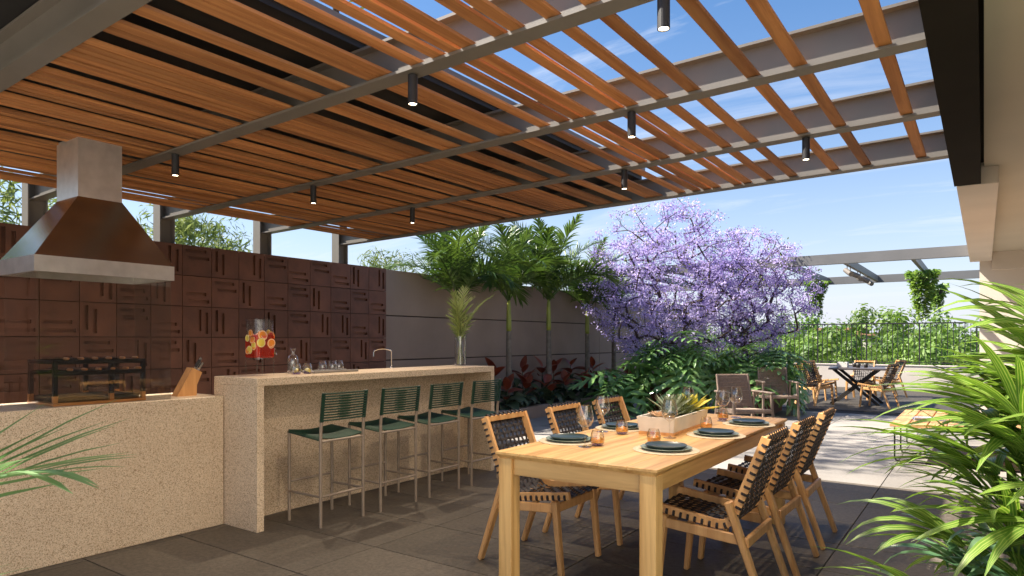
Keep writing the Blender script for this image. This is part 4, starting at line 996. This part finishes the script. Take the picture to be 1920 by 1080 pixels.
def violet_tree(x,y,z,ctr,rad,nt,label,seed,trunk_h,lean):
    rg=random.Random(seed); t=thing('violet_blossom_tree',label,'tree',(x,y,z),0,'violet blossom trees in planters')
    T=[]; 
    while len(T)<nt:
        p=Vector((rg.uniform(-1,1),rg.uniform(-1,1),rg.uniform(-1,1)))
        if 0.25<p.length<1: 
            q=Vector((p.x*rad[0],p.y*rad[1],p.z*rad[2]))*(1+0.12*noise.noise(p*3))+Vector(ctr)
            T.append(q)
    trunk=[Vector((lean[0]*i/6,lean[1]*i/6,trunk_h*i/6)) for i in range(7)]
    m,nodes,tips=grow(T,(0,0,0),(0,0,1),0.0044,seed,0.022,trunk,2.15)
    m.build('trunk',M['jbark'],t,smooth=True)
    b=MB()
    def petal(p,s_):
        d=Vector((rg.gauss(0,1),rg.gauss(0,1),rg.gauss(0,1))).normalized(); e=d.orthogonal().normalized()
        if rg.random()<.5: e=d.cross(e)
        f_=e*s_*0.55+Vector((0,0,-0.3*s_)); 
        b.add([p-d*s_,p-e*s_*0.55,p+d*s_,p+f_],[(0,1,2,3)])
    for i in tips:
        p=nodes[i]; dens=int(rg.choice((16,34,55,75))*(0.75 if p.z>ctr[2]+0.5*rad[2] else 1.0)) 
        for j in range(dens):
            petal(p+Vector((rg.gauss(0,.075),rg.gauss(0,.075),rg.gauss(0,.045))),rg.uniform(.014,.029))
    for i in range(0,len(nodes)):
        if rg.random()<0.28 and nodes[i].z>trunk_h*1.1:
            for j in range(6): petal(nodes[i]+Vector((rg.gauss(0,.05),rg.gauss(0,.05),rg.gauss(0,.035))),rg.uniform(.012,.026))
    o=b.build('blossom_crown',M['blossom'],t); o['kind']='stuff'
    b=MB()
    for i in tips:
        if rg.random()<0.16:
            for j in range(7): petal(nodes[i]+Vector((rg.gauss(0,.08),rg.gauss(0,.08),rg.gauss(0,.05))),rg.uniform(.02,.035))
    o=b.build('leaves',M['bamboo'],t); o['kind']='stuff'
violet_tree(-4.88,12.05,0.38,(-0.05,0.1,2.02),(1.72,1.45,1.56),760,'taller violet blossom tree beside the palms',5,0.75,(0.05,0.0))
violet_tree(-3.70,12.85,0.50,(0.12,0.1,1.72),(1.15,1.05,1.2),430,'smaller violet blossom tree behind the rope armchairs',6,0.75,(0.02,0.0))
# ================================================================ strap-leaved plant by the house
def strap_leaf(L,W,start,arch,mat,seed,twist=0.0):
    m=MB(); n=9; pts=[Vector((0,0,0))]
    for i in range(n):
        e=start-arch*((i+1)/n)**1.5; pts.append(pts[-1]+Vector((math.cos(e),twist*math.sin(i/n*2),math.sin(e)))*(L/n))
    ws=[W*(0.45+0.55*math.sin(math.pi*min(1,0.15+0.75*i/n)))*(1-(i/n)**5) +0.0008 for i in range(n+1)]
    m.strip(pts,ws,(0,0.15,1),0.28); return m.mesh('leaf',mat,True)
def fan_leaf(nb,L,W,spread,arch,mat,seed,pet=0.16):
    rg=random.Random(seed); m=MB(); m.tube([(0,0,0),(pet*0.55,0,pet*0.75),(pet,0,pet*1.15)],0.004,5,False); o=Vector((pet,0,pet*1.15))
    for k in range(nb):
        az=spread*((k+0.5)/nb*2-1)+rg.uniform(-.06,.06); l=L*(1-0.25*abs(az)/spread)*rg.uniform(.9,1.08); n=8; pts=[o.copy()]; st=0.55+rg.uniform(-.15,.2); ar=arch*rg.uniform(.7,1.25)
        for i in range(n):
            e=st-ar*((i+1)/n)**1.4; pts.append(pts[-1]+Vector((math.cos(az)*math.cos(e),math.sin(az)*math.cos(e),math.sin(e)))*(l/n))
        ws=[W*(0.35+0.65*math.sin(math.pi*min(1,0.12+0.72*i/n)))*(1-(i/n)**4)+0.0006 for i in range(n+1)]
        m.strip(pts,ws,(0.1*math.cos(az),0.1*math.sin(az),1),0.25)
    return m.mesh('leaf',mat,True)
SLF=[fan_leaf(7,0.46,0.019,1.15,0.9,M['rhapis'],1),fan_leaf(6,0.42,0.022,1.0,1.4,M['rhapis'],2),fan_leaf(7,0.44,0.017,1.3,0.5,M['rhapis'],3),fan_leaf(6,0.50,0.018,0.9,0.7,M['rhapis'],4),fan_leaf(6,0.44,0.022,1.1,1.6,M['rhapis2'],5),fan_leaf(6,0.42,0.019,1.0,1.0,M['rhapis2'],6)]
sp_=thing('strap_leaf_plant','big clump of long striped yellow-green strap leaves beside the house','plant',(0.16,2.66,0))
rg=random.Random(33)
stems=[(-0.02,-0.16,0.10),(-0.10,0.12,0.28),(0.08,-0.22,0.32),(0.10,0.22,0.45),(-0.06,0.0,0.52),(0.16,-0.10,0.62),(-0.04,0.26,0.72),(0.06,0.06,0.80),(0.20,0.12,0.92),(0.0,-0.12,0.92),(0.14,0.34,0.98),(0.10,0.0,1.05),(0.24,0.2,1.14)]
for si,(x,y,h) in enumerate(stems):
    m=MB(); m.tube([(x*0.5,y*0.5,-0.002),(x*0.9,y*0.9,h*0.6),(x,y,h)],[0.016,0.014,0.010],8); m.build('cane',M['bark'],sp_)
    nl=11
    for k in range(nl):
        a=k*2.399963+rg.uniform(-.3,.3); f_=k/(nl-1); v=rg.choice((0,0,1,2,3,3)) if h>0.6 or rg.random()<.55 else rg.choice((4,5,1,4))
        mk('leaf',SLF[v],sp_,(x,y,h-0.16*(1-f_)),(rg.uniform(-.35,.35),(0.45*(1-f_)-0.45*f_)+rg.uniform(-.2,.2),a),rg.uniform(.8,1.12))
# ================================================================ palm in the corner, only its leaf tips in view
cp_=thing('potted_palm','potted palm with glossy green leaf tips reaching in front of the counter','plant',(-2.20,0.22,0))
m=MB(); m.lathe([(0,0.0),(0.14,0.0),(0.18,0.34),(0.165,0.34),(0.155,0.30),(0,0.30)],24); m.build('pot',M['steel_dark'],cp_,smooth=False)
m=MB(); m.tube([(0,0,0.28),(0,0,0.62)],[0.035,0.02],8); m.build('stem',M['bark'],cp_)
nf_=[frond_mesh('frond',M['frond'],0.80,1.15,1.10,18,0.42,0.0125,51,0.30,0.10,0.15),frond_mesh('frond',M['frond'],0.72,0.8,1.30,20,0.34,0.010,52,0.30,0.10,0.15)]
for k,(az,v,sc,ry) in enumerate(((R_(44),0,1.05,-0.02),(R_(100),1,0.75,0.1),(R_(170),0,0.85,0.0),(R_(235),1,0.9,0),(R_(300),0,0.8,0.2),(R_(15),0,0.80,0.30))):
    mk('frond',nf_[v],cp_,(0,0,0.55),(0.0,ry,az),sc)
# ================================================================ parapet and railing
pp=thing('parapet','white rendered parapet wall at the edge of the terrace','wall',(-5,20.76,0))
b=MB(); b.box(-9,10,-0.10,0.10,-0.3,0.62); b.build('wall_body',M['white'],pp)
b=MB(); b.box(-9,10,-0.115,0.115,0.6201,0.65,0.004); b.build('coping',M['white'],pp)
rl=thing('railing','black railing of thin upright bars on the white parapet','railing',(-5,20.76,0.65))
b=MB(); b.box(-9,10,-0.018,0.018,1.10,1.13); b.build('top_rail',M['blackmatte'],rl)
b=MB(); b.box(-9,10,-0.012,0.012,0.05,0.07); b.build('bottom_rail',M['blackmatte'],rl)
b=MB(); b.box(-0.0085,0.0085,-0.0085,0.0085,0.0705,1.0995); bmh=b.mesh('baluster',M['blackmatte'])
b=MB(); b.box(-0.016,0.016,-0.016,0.016,0.0,1.0995); pmh=b.mesh('post',M['blackmatte'])
for k in range(150):
    x=-8.9+0.125*k
    if k%10==0: mk('post',pmh,rl,(x,0,0))
    else: mk('baluster',bmh,rl,(x,0,0))
# ================================================================ white far pergola with lamps and hanging plants
fp=thing('garden_pergola','open grey steel pergola frame over the far terrace','pergola',(-4,15,0))
for y,z in ((12.62,2.62),(17.2,2.62)):
    b=MB(); b.box(-8.0,3.95,y-15-0.05,y-15+0.05,z,z+0.17); b.build('beam',M['steelpale'],fp)
for x in (-0.96,-1.98,-3.0,-4.02,-5.04,-6.06,-7.08,-8.1):
    b=MB(); b.box(x+4-0.03,x+4+0.03,12.671-15,17.149-15,2.64,2.77); b.build('rafter',M['steelpale'],fp)
for x in (-10.5,):
    for y in (12.62,17.2):
        b=MB(); b.box(x+4-0.05,x+4+0.05,y-15-0.0499,y-15+0.0499,0,2.6199); b.build('post',M['steelpale'],fp)
for i,(y,az) in enumerate(((13.1,-1.0),(13.45,.6),(14.3,-1.1),(14.65,.5),(15.6,-.9))):
    t=thing('spot_lamp',"grey cylinder spotlight clamped under a far pergola rafter",'lamp',(-1.98,y,2.64),az,'spotlights under the far pergola rafter')
    b=MB(); b.tube([(0,0,0.002),(0,0,-0.09)],0.008,8); b.build('stem',M['steel'],t)
    b=MB(); b.tube([(-0.07,0,-0.08),(0.07,0,-0.14),(0.16,0,-0.175)],[0.040,0.045,0.045],14); b.build('head',M['steel'],t)
def hanging(x,y,ztop,L,r,label,seed,nl):
    rg=random.Random(seed); t=thing('hanging_plant',label,'hanging plant',(x,y,ztop),0,'hanging plants under the far pergola')
    b=MB(); b.lathe([(0,-0.30),(0.07,-0.30),(0.11,-0.14),(0.105,-0.14)],16); b.build('pot',M['steel_dark'],t)
    b=MB()
    for a in (0,2.1,4.2): b.tube([(0.105*math.cos(a),0.105*math.sin(a),-0.145),(0,0,0.01)],0.003,4)
    b.build('cords',M['blackmatte'],t)
    b=MB()
    for k in range(nl):
        a=rg.uniform(0,6.28); f_=rg.random()**1.4; rr=r*(1-0.72*f_)*math.sqrt(rg.random()); p=Vector((rr*math.cos(a),rr*math.sin(a),-0.02-L*f_*rg.uniform(.6,1)))
        d=Vector((math.cos(a),math.sin(a),rg.uniform(-1.2,.6))).normalized(); s_=rg.uniform(.035,.06); b.strip([p,p+d*s_*.6,p+d*s_*1.3],[s_*.3,s_*.55,0.002],(rg.uniform(-1,1),rg.uniform(-1,1),1),0.15)
    for k in range(10):
        a=rg.uniform(0,6.28); rr=rg.uniform(.05,r*.7); l=L*rg.uniform(.75,1.15); z=-0.15
        while z>-l:
            p=Vector((rr*math.cos(a)+rg.uniform(-.02,.02),rr*math.sin(a)+rg.uniform(-.02,.02),z)); d=Vector((rg.uniform(-1,1),rg.uniform(-1,1),rg.uniform(-1,.2))).normalized(); s_=rg.uniform(.02,.038)
            b.strip([p,p+d*s_*.6,p+d*s_*1.2],[s_*.3,s_*.55,0.002],(rg.uniform(-1,1),rg.uniform(-1,1),1),0.15); z-=rg.uniform(.02,.05)
    o=b.build('foliage',M['ivy'],t); o['kind']='stuff'
hanging(-0.96,14.9,2.64,0.95,0.27,'large trailing plant hanging under the far pergola beside the house',1,1300)
hanging(-0.80,16.6,2.50,0.6,0.2,'smaller dark trailing plant hanging behind the large trailing plant',2,500)
hanging(-2.96,15.6,2.60,0.75,0.24,'trailing plant hanging beside the violet blossoms',3,900)
# ================================================================ planting beyond the railing
def leafy(nclump,R0,nleaf,ls,seed,mat,flat=0.8,fine=False):
    rg=random.Random(seed); b=MB()
    for c in range(nclump):
        while True:
            p=Vector((rg.uniform(-1,1),rg.uniform(-1,1),rg.uniform(-1,1)))
            if p.length<1: break
        p=Vector((p.x*R0,p.y*R0,p.z*R0*flat)); cr_=R0*rg.uniform(.18,.36)
        for k in range(nleaf):
            d=Vector((rg.gauss(0,1),rg.gauss(0,1),rg.gauss(0,1))).normalized(); q=p+d*cr_*rg.uniform(.55,1.0)
            e=d.orthogonal().normalized(); e=Matrix.Rotation(rg.uniform(0,6.28),3,d)@e; s_=ls*rg.uniform(.7,1.3)
            f_=(d.cross(e)*0.9+d*rg.uniform(-.5,.5)).normalized()
            if fine: b.add([q-e*s_*1.6,q+f_*s_*.22,q+e*s_*1.6+Vector((0,0,-.5*s_)),q-f_*s_*.22],[(0,1,2,3)])
            else: b.add([q-e*s_,q-f_*s_*.55,q+e*s_,q+f_*s_*.55],[(0,1,2,3)])
    return b.mesh('crown',mat)
hm=[leafy(46,1.25,70,0.060,s,M['hedge'],.95) for s in (1,2,3)]
tk=MB(); tk.tube([(0,0,-7),(0.05,0,-3),(0,0.05,0)],[0.22,0.16,0.06],8)
for d_ in ((.5,.3,.6),(-.5,.2,.7),(.1,-.5,.6),(-.2,.5,.5)): tk.tube([(0,0,-0.9),(d_[0]*.5,d_[1]*.5,-.2),d_],[0.08,0.05,0.015],6)
tkm=tk.mesh('trunk',M['jbark'])
rg=random.Random(14)
tn=MB(); tn.tube([(0,0,-8),(0.03,0,-3),(0,0.03,0.3)],[0.06,0.04,0.012],6); tnm=tn.mesh('trunk',M['jbark'])
def bgtree(x,y,z,s_,i,label,grp,name='garden_tree',cm=None,sz=1.0,tm=None):
    t=thing(name,label,'tree',(x,y,z),rg.uniform(0,6.28),grp); t.scale=(s_,s_,s_*sz); mk('crown',(cm or hm)[i%len(cm or hm)],t); mk('trunk',tm or tkm,t)
k=0
for row,(y,zc,n) in enumerate(((22.9,0.15,9),(25.2,0.25,9),(28.5,0.10,9))):
    for j in range(n):
        x=-12.0+1.75*j+rg.uniform(-.5,.5)+row*0.5; k+=1
        bgtree(x,y+rg.uniform(-.5,.5),zc+rg.uniform(-.35,.25),rg.uniform(.95,1.25),k,('bushy green tree crown close behind the railing','bushy green tree in the second row behind the railing','bushy green tree in the third row behind the railing')[row],('trees close behind the railing','second row of trees behind the railing','third row of trees behind the railing')[row])
fm=[leafy(40,1.3,60,0.07,s,M['hedge'],.9) for s in (21,22)]
for x,y,z,s_ in ((-14,70,0.5,3.2),(-6,78,0.2,3.6),(-1.5,66,0.3,2.6),(4,74,1.2,3.6),(-22,85,0.2,3.9),(-11,92,0.3,4.2),(8,62,0.3,3.0),(-18,64,-0.6,3.0)):
    bgtree(x,y,z,s_,k,'small leafy tree far off on the horizon beyond the railing','far trees on the horizon','distant_tree',fm); k+=1
for (x,y,w_,d_,h,lab) in ((-9.5,96,9,7,7.9,'pale far building with dark windows between the horizon trees'),(-19.0,100,12,8,8.6,'wide pale far building on the horizon behind the violet blossoms')):
    t=thing('distant_building',lab,'building',(x,y,-6))
    b=MB(); b.box(-w_/2,w_/2,-d_/2,d_/2,0,h); b.build('wall',M['farwall'],t)
    b=MB(); b.box(-w_/2-.2,w_/2+.2,-d_/2-.2,d_/2+.2,h+.001,h+.35); b.build('roof',M['farroof'],t)
    for i in range(int(w_/2)):
        for zz_ in (4.6,6.6):
            b=MB(); b.box(-w_/2+0.8+2*i,-w_/2+1.7+2*i,-d_/2-.03,-d_/2+.02,zz_,zz_+1.0); b.build('window',M['farglass'],t)
# trees behind the tile wall
bmh_=[leafy(60,1.0,80,0.05,s,M['bamboo'],.75,True) for s in (31,32)]
for x,y,z,s_,l in ((-8.6,1.85,2.55,1.05,'fine-leaved tree behind the tile wall at the chimney side'),(-9.2,3.55,2.2,0.95,'airy fine-leaved tree behind the tile wall, beside the chimney'),(-9.4,5.15,2.45,0.95,'round fine-leaved tree rising behind the tile wall'),(-10.2,9.75,2.2,1.05,'fine-leaved tree behind the end of the tile wall')):
    bgtree(x,y,z,s_,k,l,None,'fine_leaved_tree',bmh_,1.0,tnm); k+=1
tt=thing('fine_leaved_tree','unseen tall fine-leaved tree above the pergola roof, added to dapple the floor','tree',(-7.75,6.66,-6.0))  # unseen tree added so its crown dapples the sunlit floor
m=MB(); m.tube([(0,0,0),(0,0,8.9),(0.1,-0.2,11.5),(0.2,-0.4,14.2)],[0.10,0.055,0.05,0.03],8); m.build('trunk',M['jbark'],tt)
mk('crown',leafy(34,1.0,44,0.05,41,M['bamboo'],.8,True),tt,(0.2,-0.4,14.0),None,1.9)
# yellow flowers near the parapet
yf=thing('yellow_flower_pot','pot of yellow flowers standing behind the dark garden table','plant',(-3.55,17.2,0))
m=MB(); m.lathe([(0,0),(0.16,0),(0.21,0.40),(0.195,0.40),(0.18,0.36),(0,0.36)],20); m.build('pot',M['whitebox'],yf)
b=MB(); b2=MB(); rg=random.Random(8)
for i in range(420):
    a=rg.uniform(0,6.28); r=0.32*math.sqrt(rg.random()); z=0.40+rg.uniform(0,.34)*(1-r); p=Vector((r*math.cos(a),r*math.sin(a),z)); d=Vector((rg.uniform(-1,1),rg.uniform(-1,1),rg.uniform(0,1))).normalized()
    (b2 if (z>0.60 and rg.random()<.6) else b).strip([p,p+d*.05,p+d*.09],[.008,.02,.002],(rg.uniform(-1,1),rg.uniform(-1,1),1))
b.build('leaves',M['hedge'],yf); b2.build('flowers',M['yellowflower'],yf)
